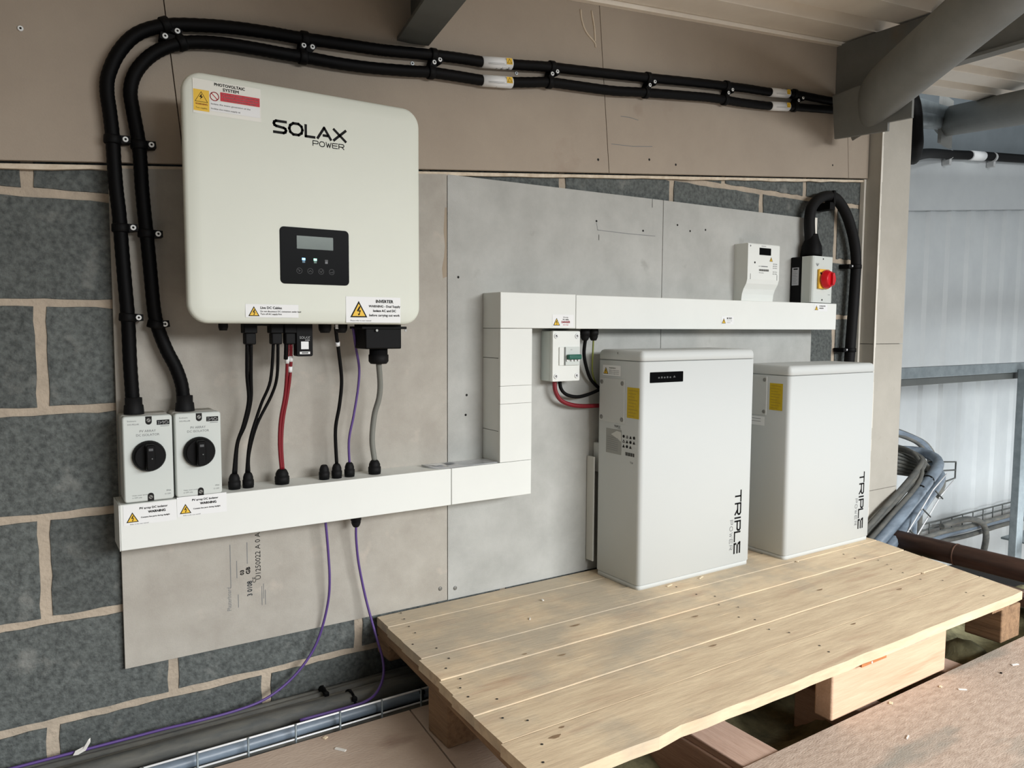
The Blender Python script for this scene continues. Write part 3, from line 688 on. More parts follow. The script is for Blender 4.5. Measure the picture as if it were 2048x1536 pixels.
for r_ in range(3):
    for c_ in range(4 if r_ < 2 else 3):
        u, v = .160+.0145*c_, .578-.014*r_
        if (r_+c_) % 3 == 0: b.circ(f, u, v, .0045, M['ink'], .0003, 10)
        else: b.poly(f, [(u-.005,v-.004),(u+.005,v-.004),(u,v+.005)], M['ink'], .0003); b.poly(f, [(u-.002,v-.002),(u+.002,v-.002),(u,v+.001)], M['sticker'] if (r_+c_) % 2 else M['ink'], .0005)
for k in range(12): b.rect(f, .168+.0032*k, .524, .168+.0032*k+(.0022 if k % 3 else .0012), .534, M['ink'], .0003)
b.text(f, 'T58', .188, .503, .008, M['greyink'], 0)
b.build('rating_label', b1, fix=False)
b = MB(); b.rect(f, .128, .812, .131, .818, M['seam'], .0008); b.build('lid_vent', b1, fix=False)
b2 = battery('battery_cabinet', 'plain white battery cabinet without display, right behind the taller one', 2.045, 2.512, -.270, -.075, .143, .770, .032)
logo_triple(b2, 2.468, -.270, .390)
f2 = side_items(b2, 2.045, .022, zo=-.008)
b = MB(); f = Fr((2.0444,0,0), (0,-1,0), (0,0,1)); b.rect(f, .112, .570, .178, .600, M['sticker'])
for k in range(2): b.stroke(f, [(.118,.592-.009*k),(.162,.592-.009*k)], .0014, M['greyink'], .0003)
b.build('warning_label', b2, fix=False)
# wall bracket of the taller battery
b = MB(); b.box((1.47,-.0395,.45),(1.90,-.001,.54), M['bat2'], .003); b.build('wall_bracket', b1)
b = MB(); b.box((2.08,-.0745,.45),(2.48,-.001,.54), M['bat2'], .003); b.build('wall_bracket', b2)

# ------------------------------------------------------------------ white trunking
t = thing('cable_trunking', 'white square plastic trunking stepping up across the boards from left to right', 'trunking', (1.1,-.045,.43))
def tbox(name, a, b_): 
    b = MB(); b.box(a, b_, M['white'], .0015); return b.build(name, t)
YF, YB = -.090, -.0005
tbox('trunking_length', (.168,YF,.430),(.929,YB,.525))
tbox('flat_angle', (.9306,YF,.430),(1.179,YB,.525))
tbox('end_cap', (.1655,YF-.001,.4295),(.1676,YB,.5255))
for za, zb in ((.526,.6085),(.6098,.8045),(.8058,.884)):
    b = MB(); b.box((1.0775,-.080,za),(1.1785,YB,zb), M['white'], .0008); b.build('riser_base', t)
for za, zb in ((.526,.6827),(.6833,.7307),(.7313,.884)):
    b = MB(); b.box((1.077,YF,za),(1.179,-.0803,zb), M['white'], .0008); b.build('riser_lid', t)
tbox('flat_angle', (1.077,YF,.885),(1.3275,YB,.980))
tbox('trunking_length', (1.3290,YF,.884),(2.541,YB,.979))
def lab(parent, u, v, w_, h_, lines, tri, base='sticker', fr=None, name='warning_label', n=.0005, col='ink'):
    f = fr or Fr((0,YF,0)); b = MB(); b.rect(f, u, v, u+w_, v+h_, M[base], n)
    if tri: warn_tri(b, f, u+tri[0], v+tri[1], tri[2], n+.0003)
    for (s, lu, lv, sz, al, bo, *rest) in lines: b.text(f, s, u+lu, v+lv, sz, M[rest[0] if rest else 'ink'], n+.0005, al, bo)
    o = b.build(name, parent, fix=False); return o
for (u, v, lb) in ((.174,.481,'warning label under the left grey isolator'),(.275,.486,'warning label under the right grey isolator')):
    lab(t, u, v, .100, .042, [('PV array DC isolator',.030,.031,.0062,'LEFT',.0003),('WARNING',.062,.022,.0068,'CENTER',.0006),('Contains live parts during daylight',.032,.013,.0040,'LEFT',.0002),('Refer to the user manual',.012,.001,.0034,'LEFT',0,'greyink')], (.005,.006,.023))['label'] = lb
lab(t, 1.246, .889, .074, .034, [('PV array',.046,.025,.005,'CENTER',0),('DC cables',.046,.019,.005,'CENTER',.0002),('DANGER',.046,.011,.0075,'CENTER',.0007,'redst'),('high voltage',.046,.005,.004,'CENTER',0,'redst')], (.003,.004,.023))['label'] = 'danger label above the breaker box'
lab(t, 1.925, .900, .058, .026, [('BS 7671',.026,.017,.0075,'LEFT',.0004),('Live parts inside',.026,.011,.0038,'LEFT',0,'greyink'),('Isolate first',.026,.005,.0038,'LEFT',0,'greyink')], (.002,.003,.019))['label'] = 'warning label halfway along the upper run'
lab(t, 2.410, .950, .075, .026, [('AC ISOLATOR',.028,.017,.0055,'LEFT',.0003),('INVERTER',.028,.009,.0055,'LEFT',.0003)], (.002,.004,.019))['label'] = 'warning label below the red-knob isolator'
def gland(parent, x, y, z, r=.0125, up=1, m='rubber'):
    b = MB(); b.lathe((x,y,z), (0,0,up), [(0,r*.96),(.004,r*.96),(.0042,r),(.017,r),(.0175,r*.9),(.024,r*.88),(.031,r*.68),(.034,r*.5)], M[m], 16); return b.build('cable_gland', parent)
for x, r in ((.401,.0135),(.431,.0125),(.507,.0165),(.607,.0125),(.638,.0125),(.670,.0125),(.735,.0155)): gland(t, x, -.052, .5255, r)
gland(t, .690, -.040, .4295, .013, -1)
for x in (1.398, 1.430): gland(t, x, -.045, .8835, .0145, -1)
b = MB(); rr = random.Random(2)
pts = [(.874,-.030),(.885,-.060),(.900,-.078),(.93,-.085),(1.075,-.082),(1.076,-.020),(.99,-.012)]
def filmz(x, y): return .5262+.004*(1-min(1,abs(x-.874)/.05))+.0012*math.sin(60*x)
b.face([V((x,y,filmz(x,y))) for x, y in pts], M['film']); b.face([V((x,y,.5262+.0001)) for x, y in [(.93,-.026),(.965,-.022),(.97,-.045),(.94,-.050)]][::1], M['filmd'])
b.rings([[V((x,y,filmz(x,y))) for x, y in pts],[V((x,y,.5257)) for x, y in pts]], M['film'], caps=False)
b.face([V((x,y,.5285)) for x, y in [(.935,-.028),(.962,-.026),(.968,-.045),(.941,-.048)]], M['filmd'])
b.face([V((x,y,.5305)) for x, y in [(.887,-.038),(.925,-.030),(.932,-.052),(.90,-.062)]], M['sticker'])
tag(b.build('plastic_bag'), 'flat clear plastic bag with a printed slip lying on the lower trunking', 'plastic bag')

# ------------------------------------------------------------------ inverter
t = thing('solar_inverter', 'big rounded off-white wall inverter with a black display, left of centre', 'inverter', (.54,-.1,.9))
CX, CZ = .541, 1.136; fr = Fr((CX, 0, CZ))
b = MB(); b.rloft(fr, .430, .420, .02, [(0,.001),(0,.150),(.003,.153)], M['rubber'])
b.build('rear_housing', t)
for k in range(14):
    b = MB(); x = CX-.20+.0308*k; b.box((x-.0015,-.145,CZ-.205),(x+.0015,-.02,CZ-.2105), M['rubber']); b.bm.free()
b = MB(); b.rloft(fr, .506, .487, .040, [(.030,.150),(.012,.160),(.003,.171),(0,.178),(.0008,.184),(.003,.188),(.008,.1905),(.030,.1915)], M['inv'], 8)
b.build('front_cover', t)
fi = Fr((0,-.1916,0))
b = MB(); fd = Fr((.5450,-.1914,1.0355)); b.rloft(fd, .1500, .1180, .009, [(0,-.001),(0,.0008),(.0006,.0012)], M['gloss'], 5); dp = b.build('display_panel', t)
b = MB(); b.rloft(fd, .079, .027, .0008, [(0,.0008),(0,.0015)], M['lcd'], 2)
dd = b.build('screen', dp); dd.location = (0, 0, 0)
dd.data.transform(Matrix.Translation((0, 0, .0285)))
for x, m in ((.5195,'blue'),(.5445,'green_led'),(.5690,'icon')):
    b = MB(); b.rect(Fr((0,-.1931,0)), x-.0035, 1.0270, x+.0035, 1.0315 if m != 'icon' else 1.030, M[m]); b.rect(Fr((0,-.1931,0)), x-.003, 1.0215, x+.003, 1.0265, mat(m+'_dim', {'blue':(20,90,120),'green_led':(20,80,62),'icon':(60,60,64)}[m], .4))
    b.build('indicator_light', dp, fix=False)
for k in range(4):
    x = .510+.0235*k; f = Fr((0,-.1931,0)); b = MB(); b.ring(f, x, 1.0045, .0058, .0009, M['icon'], 0, 16)
    if k == 0: b.stroke(f, [(x-.003,1.007),(x+.002,1.0045),(x-.001,1.003)], .001, M['icon'])
    if k == 1: b.stroke(f, [(x-.003,1.003),(x,1.006),(x+.003,1.003)], .001, M['icon'])
    if k == 2: b.stroke(f, [(x-.003,1.006),(x,1.002),(x+.003,1.007)], .001, M['icon'])
    if k == 3: b.stroke(f, [(x+.003,1.006),(x+.003,1.003),(x-.003,1.003)], .001, M['icon'])
    b.build('button', dp, fix=False)
b = MB(); f = Fr((0,-.1917,0))
uu = .4625
for ch, ww in (('S',.0245),('O',.0275),('L',.0185),('A',.0285),('X',.0260)):
    for st in LET[ch]: b.stroke(f, [(uu+x*ww, 1.2845+y*.0225) for x,y in st], .0054, M['ink'])
    uu += ww+.0070
letters(b, f, 'POWER', .5435, 1.2675, .0118, .0100, .0030, .0018, M['ink'], 0)
b.build('logo_lettering', t, fix=False)['label'] = 'large black brand lettering, upper middle'
# photovoltaic sticker
b = MB(); f = Fr((0,-.1918,0))
b.rect(f, .3075, 1.299, .437, 1.3645, M['clear'])
b.rect(f, .3085, 1.304, .3375, 1.3445, M['yellow'], .0003)
b.stroke(f, [(.3115,1.3215),(.323,1.3405),(.3345,1.3215)], .0008, M['ink'], .0005, True)
b.poly(f, [(.324,1.337),(.319,1.330),(.3225,1.3305),(.3205,1.3255),(.3265,1.3315),(.3235,1.3315)], M['ink'], .0006)
b.text(f, 'WARNING', .323, 1.3155, .0046, M['redst'], .0005, 'CENTER', .0002); b.text(f, 'Two supplies', .323, 1.3085, .0040, M['ink'], .0005, 'CENTER')
b.ring(f, .3475, 1.3355, .0080, .0016, M['redst'], .0004); b.stroke(f, [(.342,1.3410),(.353,1.3300)], .0016, M['redst'], .0004)
b.rect(f, .3585, 1.3285, .4345, 1.3455, M['redst'], .0004)
b.text(f, 'Do not work on this equipment until', .3965, 1.3405, .0042, M['sticker'], .0006, 'CENTER', .0001, .070)
b.text(f, 'it is isolated from both the mains and', .3965, 1.3355, .0042, M['sticker'], .0006, 'CENTER', .0001, .070)
b.text(f, 'the on-site generation supplies', .3965, 1.3305, .0042, M['sticker'], .0006, 'CENTER', .0001, .062)
b.rect(f, .3395, 1.3070, .4345, 1.3265, M['sticker'], .0003)
b.text(f, 'Isolate the mains generation at the', .341, 1.3195, .0042, M['ink'], .0006, width=.075)
b.text(f, 'Isolate the mains supply at', .341, 1.3105, .0042, M['ink'], .0006, width=.055)
b.text(f, 'PHOTOVOLTAIC', .3765, 1.3560, .0078, M['ink'], .0005, 'CENTER', .0004, .058)
b.text(f, 'SYSTEM', .3785, 1.3480, .0078, M['ink'], .0005, 'CENTER', .0004, .030)
b.build('photovoltaic_sticker', t, fix=False)['label'] = 'yellow and red photovoltaic system sticker'
lab(t, .398, .9055, .109, .0270, [('Live DC Cables',.030,.0175,.0070,'LEFT',.0003),('Do not disconnect DC connectors under load',.030,.0110,.0045,'LEFT',.0001),('Turn off AC supply first',.030,.0055,.0045,'LEFT',.0001)], (.0055,.0025,.0225), 'sticker', Fr((0,-.1916,0)))['label'] = 'live DC cables label'
lab(t, .612, .8965, .130, .0570, [('INVERTER',.091,.0440,.0095,'CENTER',.0006),('WARNING - Dual Supply',.091,.0340,.0072,'CENTER',.0003),('Isolate AC and DC',.091,.0240,.0072,'CENTER',.0004),('before carrying out work',.091,.0140,.0072,'CENTER',.0003),('Please refer to user manual',.010,.0030,.0044,'LEFT',0,'greyink')], (.0095,.0115,.0400), 'sticker', Fr((0,-.1916,0)))['label'] = 'dual supply warning label at the lower right'
# underside fittings
ZB = .925
b = MB(); b.lathe((.372,-.11,ZB), (0,0,-1), [(0,.010),(.040,.010),(.047,.008)], M['rubber'], 12); b.build('blanking_plug', t)
for x in (.425,.481,.511):
    b = MB(); b.box((x-.014,-.125,.872),(x+.014,-.095,ZB), M['black'], .002); b.box((x-.011,-.122,.848),(x+.012,-.098,.873), M['rubber'], .003); b.build('dc_connector', t)
b = MB(); b.box((.44,-.118,.888),(.50,-.10,.905), M['rubber'], .002); b.build('connector_bridge', t)
b = MB(); fdn = Fr((.541,-.126,.866)); b.rloft(fdn, .037, .090, .004, [(0,-.024),(0,-.002),(.001,0)], M['black'], 4); dn = b.build('monitoring_dongle', t)
b = MB(); fq = Fr((.541,-.1264,.866)); b.text(fq, 'SOLAX', 0, -.006, .0075, M['sticker'], 0, 'CENTER', .0003); b.text(fq, 'POWER', .006, -.010, .003, M['sticker'], 0, 'CENTER')
b.rect(fq, -.0085, -.0290, .0085, -.0120, M['sticker'])
b.rect(fq, -.0115, -.0400, .0115, -.0345, M['sticker']); b.stroke(fq, [(-.0065,-.0372),(.0065,-.0372)], .0022, M['ink'], .0002)
b.build('dongle_label', dn, fix=False)
for x in (.593,.631):
    b = MB(); b.lathe((x,-.11,ZB), (0,0,-1), [(0,.0145),(.040,.0145),(.046,.0135),(.052,.010)], M['rubber'], 16); b.build('cable_gland', t)
b = MB(); b.box((.674,-.150,.836),(.764,-.080,ZB-.02), M['black'], .003); b.box((.664,-.154,.882),(.776,-.078,.888), M['black'], .001); jb = b.build('ac_terminal_cover', t)
b = MB(); b.lathe((.722,-.112,.836), (0,0,-1), [(0,.0215),(.014,.0215),(.0145,.0235),(.030,.0235),(.036,.019)], M['rubber'], 20); b.build('cable_gland', jb)
for x in (.700, .772):
    b = MB(); b.lathe((x,-.154,.879), (0,-1,0), [(0,.003),(.002,.003)], M['screwd'], 8); b.build('screw', jb)

# cables between inverter and trunking
def cab(path, r, m, lb, cat='cable', group=None): return cable('power_cable', path, r, M[m], lb, cat, group, 8, 6)
Y0 = -.108
cab([(.421,Y0,.850),(.424,-.09,.780),(.430,-.075,.724),(.420,-.065,.669),(.408,-.055,.626),(.400,-.052,.560)], .0040, 'black', 'black cable from the leftmost connector under the inverter, left strand')
cab([(.429,Y0,.850),(.432,-.09,.780),(.435,-.073,.724),(.424,-.063,.669),(.410,-.050,.626),(.404,-.052,.560)], .0040, 'black', 'black cable from the leftmost connector under the inverter, right strand')
cab([(.477,Y0,.850),(.474,-.09,.767),(.456,-.075,.712),(.434,-.065,.635),(.428,-.052,.560)], .0036, 'black', 'left of two thin black cables under the middle connector')
cab([(.487,Y0,.850),(.489,-.09,.778),(.480,-.075,.733),(.449,-.065,.667),(.434,-.052,.600),(.433,-.052,.560)], .0036, 'black', 'right of two thin black cables under the middle connector')
o = cab([(.508,Y0,.850),(.511,-.09,.788),(.510,-.075,.732),(.502,-.065,.675),(.500,-.060,.618),(.505,-.054,.560)], .0038, 'red', 'left red cable with white marker under the inverter')
b = MB(); b.lathe((.5095,-.0985,.821), (.03,.2,-1), [(0,.0050),(.016,.0050)], M['sticker'], 12); b.build('cable_marker', o)
o = cab([(.516,Y0,.850),(.519,-.09,.788),(.516,-.075,.732),(.508,-.065,.675),(.505,-.060,.618),(.509,-.054,.560)], .0038, 'red', 'right red cable with white markers under the inverter')
for zz in (.822,.798):
    b = MB(); b.lathe((.5175,-.0985 if zz > .81 else -.093,zz), (.03,.2,-1), [(0,.0050),(.013,.0050)], M['sticker'], 12); b.build('cable_marker', o)
cab([(.504,-.112,.872),(.505,-.108,.84),(.506,-.10,.815)], .0050, 'black', 'short black sleeve beside the red cables')
o = cab([(.620,-.105,.885),(.626,-.095,.862),(.634,-.085,.83),(.646,-.07,.761),(.643,-.062,.701),(.635,-.055,.642),(.638,-.052,.560)], .0042, 'black', 'black cable with a white marker under the inverter, right of the dongle')
b = MB(); b.lathe((.6295,-.0905,.852), (.15,.35,-1), [(0,.0054),(.010,.0054)], M['sticker'], 12); b.build('cable_marker', o)
b = MB(); b.rect(Fr((.618,-.120,.884)), -.004, -.002, .005, .008, M['sticker']); b.build('cable_marker', o, fix=False)
cab([(.664,-.10,.885),(.676,-.085,.840),(.690,-.07,.79),(.690,-.062,.740),(.680,-.058,.675),(.669,-.054,.616),(.670,-.052,.560)], .0031, 'purple', 'purple data cable between inverter and trunking')
cab([(.722,-.112,.803),(.735,-.09,.752),(.737,-.078,.715),(.730,-.065,.672),(.727,-.057,.611),(.735,-.052,.560)], .0068, 'grey_cable', 'thick grey cable from the black terminal box to the trunking')
# purple cables below the trunking
def pc(path, lb): return cable('data_cable', path, .0032, M['purple'], lb, 'cable', None, 8, 6)
pc([(.612,-.040,.4298),(.620,-.035,.346),(.624,-.032,.271),(.622,-.022,.209),(.605,-.015,.137),(.578,-.014,.085),(.530,-.018,.040),(.468,-.026,.012),(.400,-.030,.004),(.314,-.030,.003),(.243,-.024,.002),(.16,-.020,.000),(-.1,-.018,.000),(-.6,-.018,.0)], 'left purple cable hanging from the trunking and running left along the tray')
pc([(.690,-.040,.396),(.692,-.035,.363),(.700,-.030,.298),(.718,-.030,.205),(.736,-.050,.112),(.738,-.085,.066),(.722,-.125,.040),(.690,-.160,.024),(.655,-.178,.019),(.61,-.180,.018),(.5,-.178,.018)], 'right purple cable hanging beside the pallet into the tray')

# ------------------------------------------------------------------ black conduits on the wall
def conduit(path, label, clips, ends, labels):
    t = thing('flexible_conduit', label, 'conduit', (path[len(path)//2][0], -.031, path[len(path)//2][1]))
    Y = -.031
    P = [(x, Y, z) for x, z in path]
    b = MB(); b.tube(P, .0140, M['hose'], 14, 8, ribs=.955); b.build('hose', t)
    for (x, z, ang, sx, sz) in clips:
        # band around the hose plus a tab with screw towards (sx, sz)
        a = V((math.cos(ang), 0, math.sin(ang))); b = MB()
        b.lathe(V((x,Y,z))-a*.0085, a, [(0,.0158),(.002,.0172),(.015,.0172),(.017,.0158)], M['black'], 18)
        s = V((sx,0,sz)); dv = (s-V((x,0,z))); dv.normalize(); q = V((s.x,0,s.z)); e = q+dv*.009; n_ = V((-dv.z,0,dv.x))*.0085; st = V((x,0,z))+dv*.008
        b.prism([V((st.x,-.040,st.z))+n_, V((st.x,-.040,st.z))-n_, V((e.x,-.040,e.z))-n_*.8, V((e.x,-.040,e.z))+n_*.8], (0,.0262,0), M['black'])
        o = b.build('saddle_clip', t)
        b = MB(); b.lathe((q.x,-.0400,q.z), (0,-1,0), [(0,.0056),(.0014,.0056),(.0020,.0042)], M['zinc'], 14); b.circ(Fr((q.x,-.0424,q.z)), 0, 0, .0024, M['hole'], 0, 8); b.build('screw', o, fix=False)
    for (x, z) in ends:
        b = MB(); b.lathe((x,Y-.012,z), (0,0,-1), [(-.014,.0165),(0,.0165),(.002,.0185),(.016,.0195),(.024,.0195)], M['rubber'], 18); b.build('end_fitting', t)
    for (x0, z0, x1, z1) in labels:
        a = V((x1-x0,0,z1-z0)); b = MB(); b.lathe((x0,Y,z0), a, [(0,.0150),(a.length,.0150)], M['sticker'], 20)
        n_ = a.normalized(); f = Fr(V((x1,Y-.0153,z1))-n_*.020, n_, (-n_.z,0,n_.x)); 
        b.rect(f, -.002, -.006, .016, .010, M['yellow'], .0002); b.stroke(f, [(0,-.003),(.007,.008),(.014,-.003)], .001, M['ink'], .0004, True)
        b.stroke(f, [(-.060,-.005),(-.010,-.005)], .0006, M['greyink'], .0003); b.stroke(f, [(-.060,-.008),(-.004,-.008)], .0006, M['greyink'], .0003)
        b.build('cable_label', t, fix=False)
    return t
A = [(2.70,1.7333),(2.549,1.7225),(2.332,1.7113),(2.203,1.6965),(2.083,1.688),(1.983,1.6785),(1.812,1.6620),(1.624,1.6416),(1.439,1.6230),(1.268,1.6065),(1.200,1.5975),(1.111,1.5855),(1.058,1.5802),(0.986,1.5760),(0.909,1.5691),(0.796,1.5566),(0.751,1.5526),(0.666,1.5475),(0.566,1.5410),(0.512,1.5390),(0.437,1.5339),(0.367,1.5250),(0.290,1.5088),(0.235,1.4802),(0.200,1.4368),(0.180,1.3888),(0.1765,1.3550),(0.180,1.3183),(0.1835,1.2714),(0.185,1.2171),(0.187,1.1664),(0.191,1.1155),(0.194,1.0460),(0.197,0.9809),(0.201,0.8988),(0.202,0.8159),(0.204,0.7531),(0.205,0.7200)]
B_ = [(2.70,1.7039),(2.551,1.6905),(2.334,1.6670),(2.205,1.6499),(2.068,1.6385),(1.985,1.6341),(1.902,1.6285),(1.814,1.6190),(1.625,1.5975),(1.504,1.5822),(1.376,1.5730),(1.274,1.5660),(1.200,1.5530),(1.111,1.5379),(1.058,1.5330),(0.986,1.5300),(0.904,1.5257),(0.842,1.5178),(0.751,1.5078),(0.666,1.5023),(0.590,1.5010),(0.530,1.4990),(0.474,1.4980),(0.401,1.4945),(0.340,1.4850),(0.296,1.4687),(0.258,1.4409),(0.230,1.4030),(0.219,1.3642),(0.2235,1.3201),(0.231,1.2682),(0.2335,1.2229),(0.235,1.1712),(0.238,1.1196),(0.243,1.0490),(0.247,0.9828),(0.251,0.9202),(0.258,0.8805),(0.273,0.8358),(0.290,0.7980),(0.301,0.7599),(0.304,0.7200)]
conduit(A, 'outer upper black conduit looping over the inverter, down to the left isolator',
  [(.288,1.509,.45,.310,1.499),(.581,1.5415,.06,.577,1.5235),(.910,1.569,.08,.925,1.5585),(1.278,1.608,.08,1.292,1.5965),(1.638,1.643,.08,1.660,1.6335),(1.985,1.679,.08,2.007,1.6690),(2.335,1.7115,.08,2.374,1.7035),(.184,1.262,1.5,.206,1.264),(.193,1.086,1.55,.215,1.088),(.201,.904,1.5,.220,.904)],
  [(.205,.724)], [(1.051,1.579,1.143,1.591),(2.204,1.696,2.300,1.7065)])
conduit(B_, 'inner lower black conduit looping over the inverter, down to the right isolator',
  [(.318,1.4795,.5,.286,1.484),(.577,1.5005,.04,.597,1.5240),(.903,1.5257,.1,.909,1.5490),(1.270,1.5655,.1,1.275,1.5870),(1.631,1.5980,.1,1.640,1.6200),(1.980,1.6335,.04,1.988,1.6555),(2.337,1.6675,.1,2.350,1.6900),(.2325,1.2575,1.6,.254,1.2597),(.241,1.078,1.52,.262,1.0785),(.2535,.8888,1.3,.270,.8910)],
  [(.304,.724)], [(1.052,1.532,1.144,1.5425),(2.206,1.650,2.302,1.6625)])
# far continuation
t = thing('flexible_conduit', 'black conduit bending down beyond the pier and along the far cladding top', 'conduit', (4.0,.5,1.9))
b = MB(); b.tube([(3.10,.26,1.83),(3.45,.28,1.96),(3.74,.36,2.03),(3.88,.41,1.99),(3.915,.42,1.90),(3.96,.44,1.84),(4.12,.54,1.812),(4.6,.80,1.93),(5.4,1.15,2.11),(5.938,1.29,2.195),(6.421,1.30,2.247),(7.283,1.30,2.325),(8.5,1.30,2.44)], .038, M['hose'], 14, 6, radii=[.038]*36+[.034]*100); b.build('hose', t)
b = MB(); b.lathe((6.25,1.297,2.228), (1,0,.092), [(0,.037),(.20,.037)], M['sticker'], 16); b.build('cable_label', t)
for x in (5.93,6.60):
    b = MB(); z = 2.195+.094*(x-5.938); b.lathe((x,1.297,z), (1,0,.09), [(0,.038),(.022,.038)], M['cable_white'], 16); b.box((x-.005,1.28,z-.075),(x+.028,1.338,z-.034), M['cable_white'], .003); b.build('saddle_clip', t)

# ------------------------------------------------------------------ grey isolators
def isolator(x0, x1, z0, z1, label):
    cx, cz = (x0+x1)/2, (z0+z1)/2; t = thing('rotary_isolator', label, 'isolator switch', (cx,-.045,z0)); fr = Fr((cx,0,cz)); w_, h_ = x1-x0, z1-z0
    b = MB(); b.rloft(fr, w_, h_, .006, [(0,.0008),(0,.066),(.001,.067)], M['boxside'], 4); b.build('housing', t)
    b = MB(); b.rloft(fr, w_+.001, h_+.001, .006, [(.001,.0675),(0,.069),(0,.087),(.001,.0895),(.003,.091)], M['box'], 4); b.build('front_cover', t)
    for v, s in ((h_/2-.007,1),(-h_/2+.006,-1)):
        b = MB(); f = Fr((cx+.002,-.0912,cz)); b.rect(f, -.006, v-.006, .006, v+.006, M['hole']); b.circ(f, 0, v-.005*s, .006, M['hole'], .0001, 14); b.circ(f, 0, v-.002*s, .0040, M['screwd'], .0004, 12); b.stroke(f, [(-.003,v-.004*s),(.003,v+.001*s)], .0012, M['ink'], .0006); b.build('screw_recess', t, fix=False)
    b = MB(); f = Fr((cx,-.0913,cz)); u = w_/2; v = h_/2
    b.rect(f, u-.029, v-.0195, u-.005, v-.0095, M['ink']); b.text(f, 'IMO', u-.017, v-.0180, .0088, M['sticker'], .0003, 'CENTER', .0004, .020)
    b.text(f, 'Enclosure', -u+.009, v-.0105, .0042, M['greyink'], 0); b.text(f, 'SI32-PEL64R', -u+.009, v-.0175, .0042, M['greyink'], 0)
    b.stroke(f, [(u-.022,v-.0222),(u-.006,v-.0222)], .0010, M['greyink'])
    b.text(f, 'PV ARRAY', .0, v-.0330, .0068, M['greyink'], 0, 'CENTER'); b.text(f, 'DC ISOLATOR', .0, v-.0410, .0068, M['greyink'], 0, 'CENTER')
    b.text(f, 'Undo cover screws', -u+.014, -v+.0130, .0038, M['greyink'], 0); b.text(f, 'in OFF only', -u+.014, -v+.0080, .0038, M['greyink'], 0); b.text(f, 'IP66', u-.006, -v+.0170, .0048, M['greyink'], 0, 'RIGHT'); b.text(f, 'O OFF', u-.006, -v+.0100, .0042, M['greyink'], 0, 'RIGHT')
    b.build('printed_text', t, fix=False)
    kc = V((cx+.0005,-.091,cz+.006))
    b = MB(); b.lathe(kc, (0,-1,0), [(0,.0315),(.002,.0318),(.008,.0315),(.015,.0285),(.017,.0270)], M['black'], 32)
    b.rloft(Fr(kc+V((0,0,0))), .019, .054, .005, [(0,.015),(.001,.029),(.003,.032)], M['black'], 4)
    k = b.build('rotary_knob', t)
    b = MB(); f = Fr(kc+V((0,-.0324,0))); b.rect(f, -.004, .014, .004, .019, M['icon']); b.circ(f, .002, -.002, .0012, M['greyink'], 0, 8); b.build('knob_mark', k, fix=False)
    return t
isolator(.1775,.2700,.5275,.7035,'left grey isolator box with a black round knob, on the trunking end')
isolator(.2750,.3665,.5275,.7045,'right grey isolator box with a black round knob, beside its twin')

# ------------------------------------------------------------------ meter
t = thing('electricity_meter', 'small white electricity meter with curved lower cover on the upper trunking', 'meter', (2.165,-.03,.98))
x0, x1 = 2.084, 2.249
b = MB(); prof = [(0,.980),(-.034,.980),(-.037,1.005),(-.043,1.022),(-.054,1.040),(-.058,1.055),(-.058,1.172),(-.056,1.175),(0,1.175)]
b.rings([[V((x0,y,z)) for y, z in prof],[V((x1,y,z)) for y, z in prof]], M['white'], smooth=False); b.build('case', t)
f = Fr((0,-.0585,0))
b = MB(); b.rloft(Fr((2.172,-.058,1.150)), .060, .024, .001, [(0,-.001),(0,.0008),(.001,.0010)], M['gloss'], 2); b.build('display', t)
b = MB(); b.circ(f, 2.120, 1.111, .0035, M['hole']); b.circ(f, 2.096, 1.166, .003, M['greyink'])
b.stroke(f, [(2.152,1.168),(2.175,1.168)], .0016, M['greyink'])
for k in range(16): b.rect(f, 2.142+.0033*k, 1.083, 2.142+.0033*k+(.0022 if k % 3 else .0012), 1.090, M['ink'])
b.stroke(f, [(2.140,1.0995),(2.150,1.0995)], .0015, M['greyink']); b.stroke(f, [(2.154,1.0995),(2.186,1.0995)], .0030, M['greyink']); b.text(f, 'Three phase', 2.142, 1.076, .005, M['greyink'])
for k in range(5): b.text(f, '230V 50Hz', 2.214, 1.108-.007*k-(.006 if k > 2 else 0), .0052, M['greyink'])
warn_tri(b, f, 2.196, 1.118, .017, 0)
for x in (2.099, 2.238): b.rect(f, x-.001, 1.036+.018, x+.001, 1.073, M['greyink'])
b.build('printed_text', t, fix=False)

# ------------------------------------------------------------------ red/yellow isolator
t = thing('mains_isolator', 'grey and black isolator with a red knob on a yellow plate, right of the meter', 'isolator switch', (2.45,-.05,.98))
b = MB(); b.box((2.388,-.048,.980),(2.508,-.0008,1.146), M['black'], .004); b.build('back_box', t)
b = MB(); prof = [(2.388,-.0485),(2.508,-.0485),(2.508,-.084),(2.504,-.092),(2.490,-.094),(2.395,-.094),(2.390,-.090),(2.388,-.084)]
b.rings([[V((x,y,.981)) for x, y in prof],[V((x,y,1.146)) for x, y in prof]], M['box'], smooth=False); b.build('front_cover', t)
b = MB(); b.box((2.414,-.104,1.030),(2.474,-.0945,1.100), M['yknob'], .003); yk = b.build('yellow_plate', t)
kc = V((2.448,-.104,1.064)); b = MB(); b.lathe(kc, (0,-1,0), [(0,.026),(.003,.033),(.006,.034),(.010,.033),(.016,.029),(.022,.027),(.026,.024)], M['redknob'], 28); b.rloft(Fr(kc), .012, .046, .004, [(0,.022),(.001,.034),(.003,.036)], M['redknob'], 4); b.build('red_knob', t)
f = Fr((0,-.0946,0)); b = MB(); b.circ(f, 2.446, 1.137, .0030, M['hole']); b.circ(f, 2.446, .991, .0034, M['hole']); b.poly(f, [(2.404,1.117),(2.422,1.117),(2.413,1.110)], M['greyink']); b.stroke(f, [(2.404,1.1195),(2.422,1.1195)], .0016, M['greyink'])
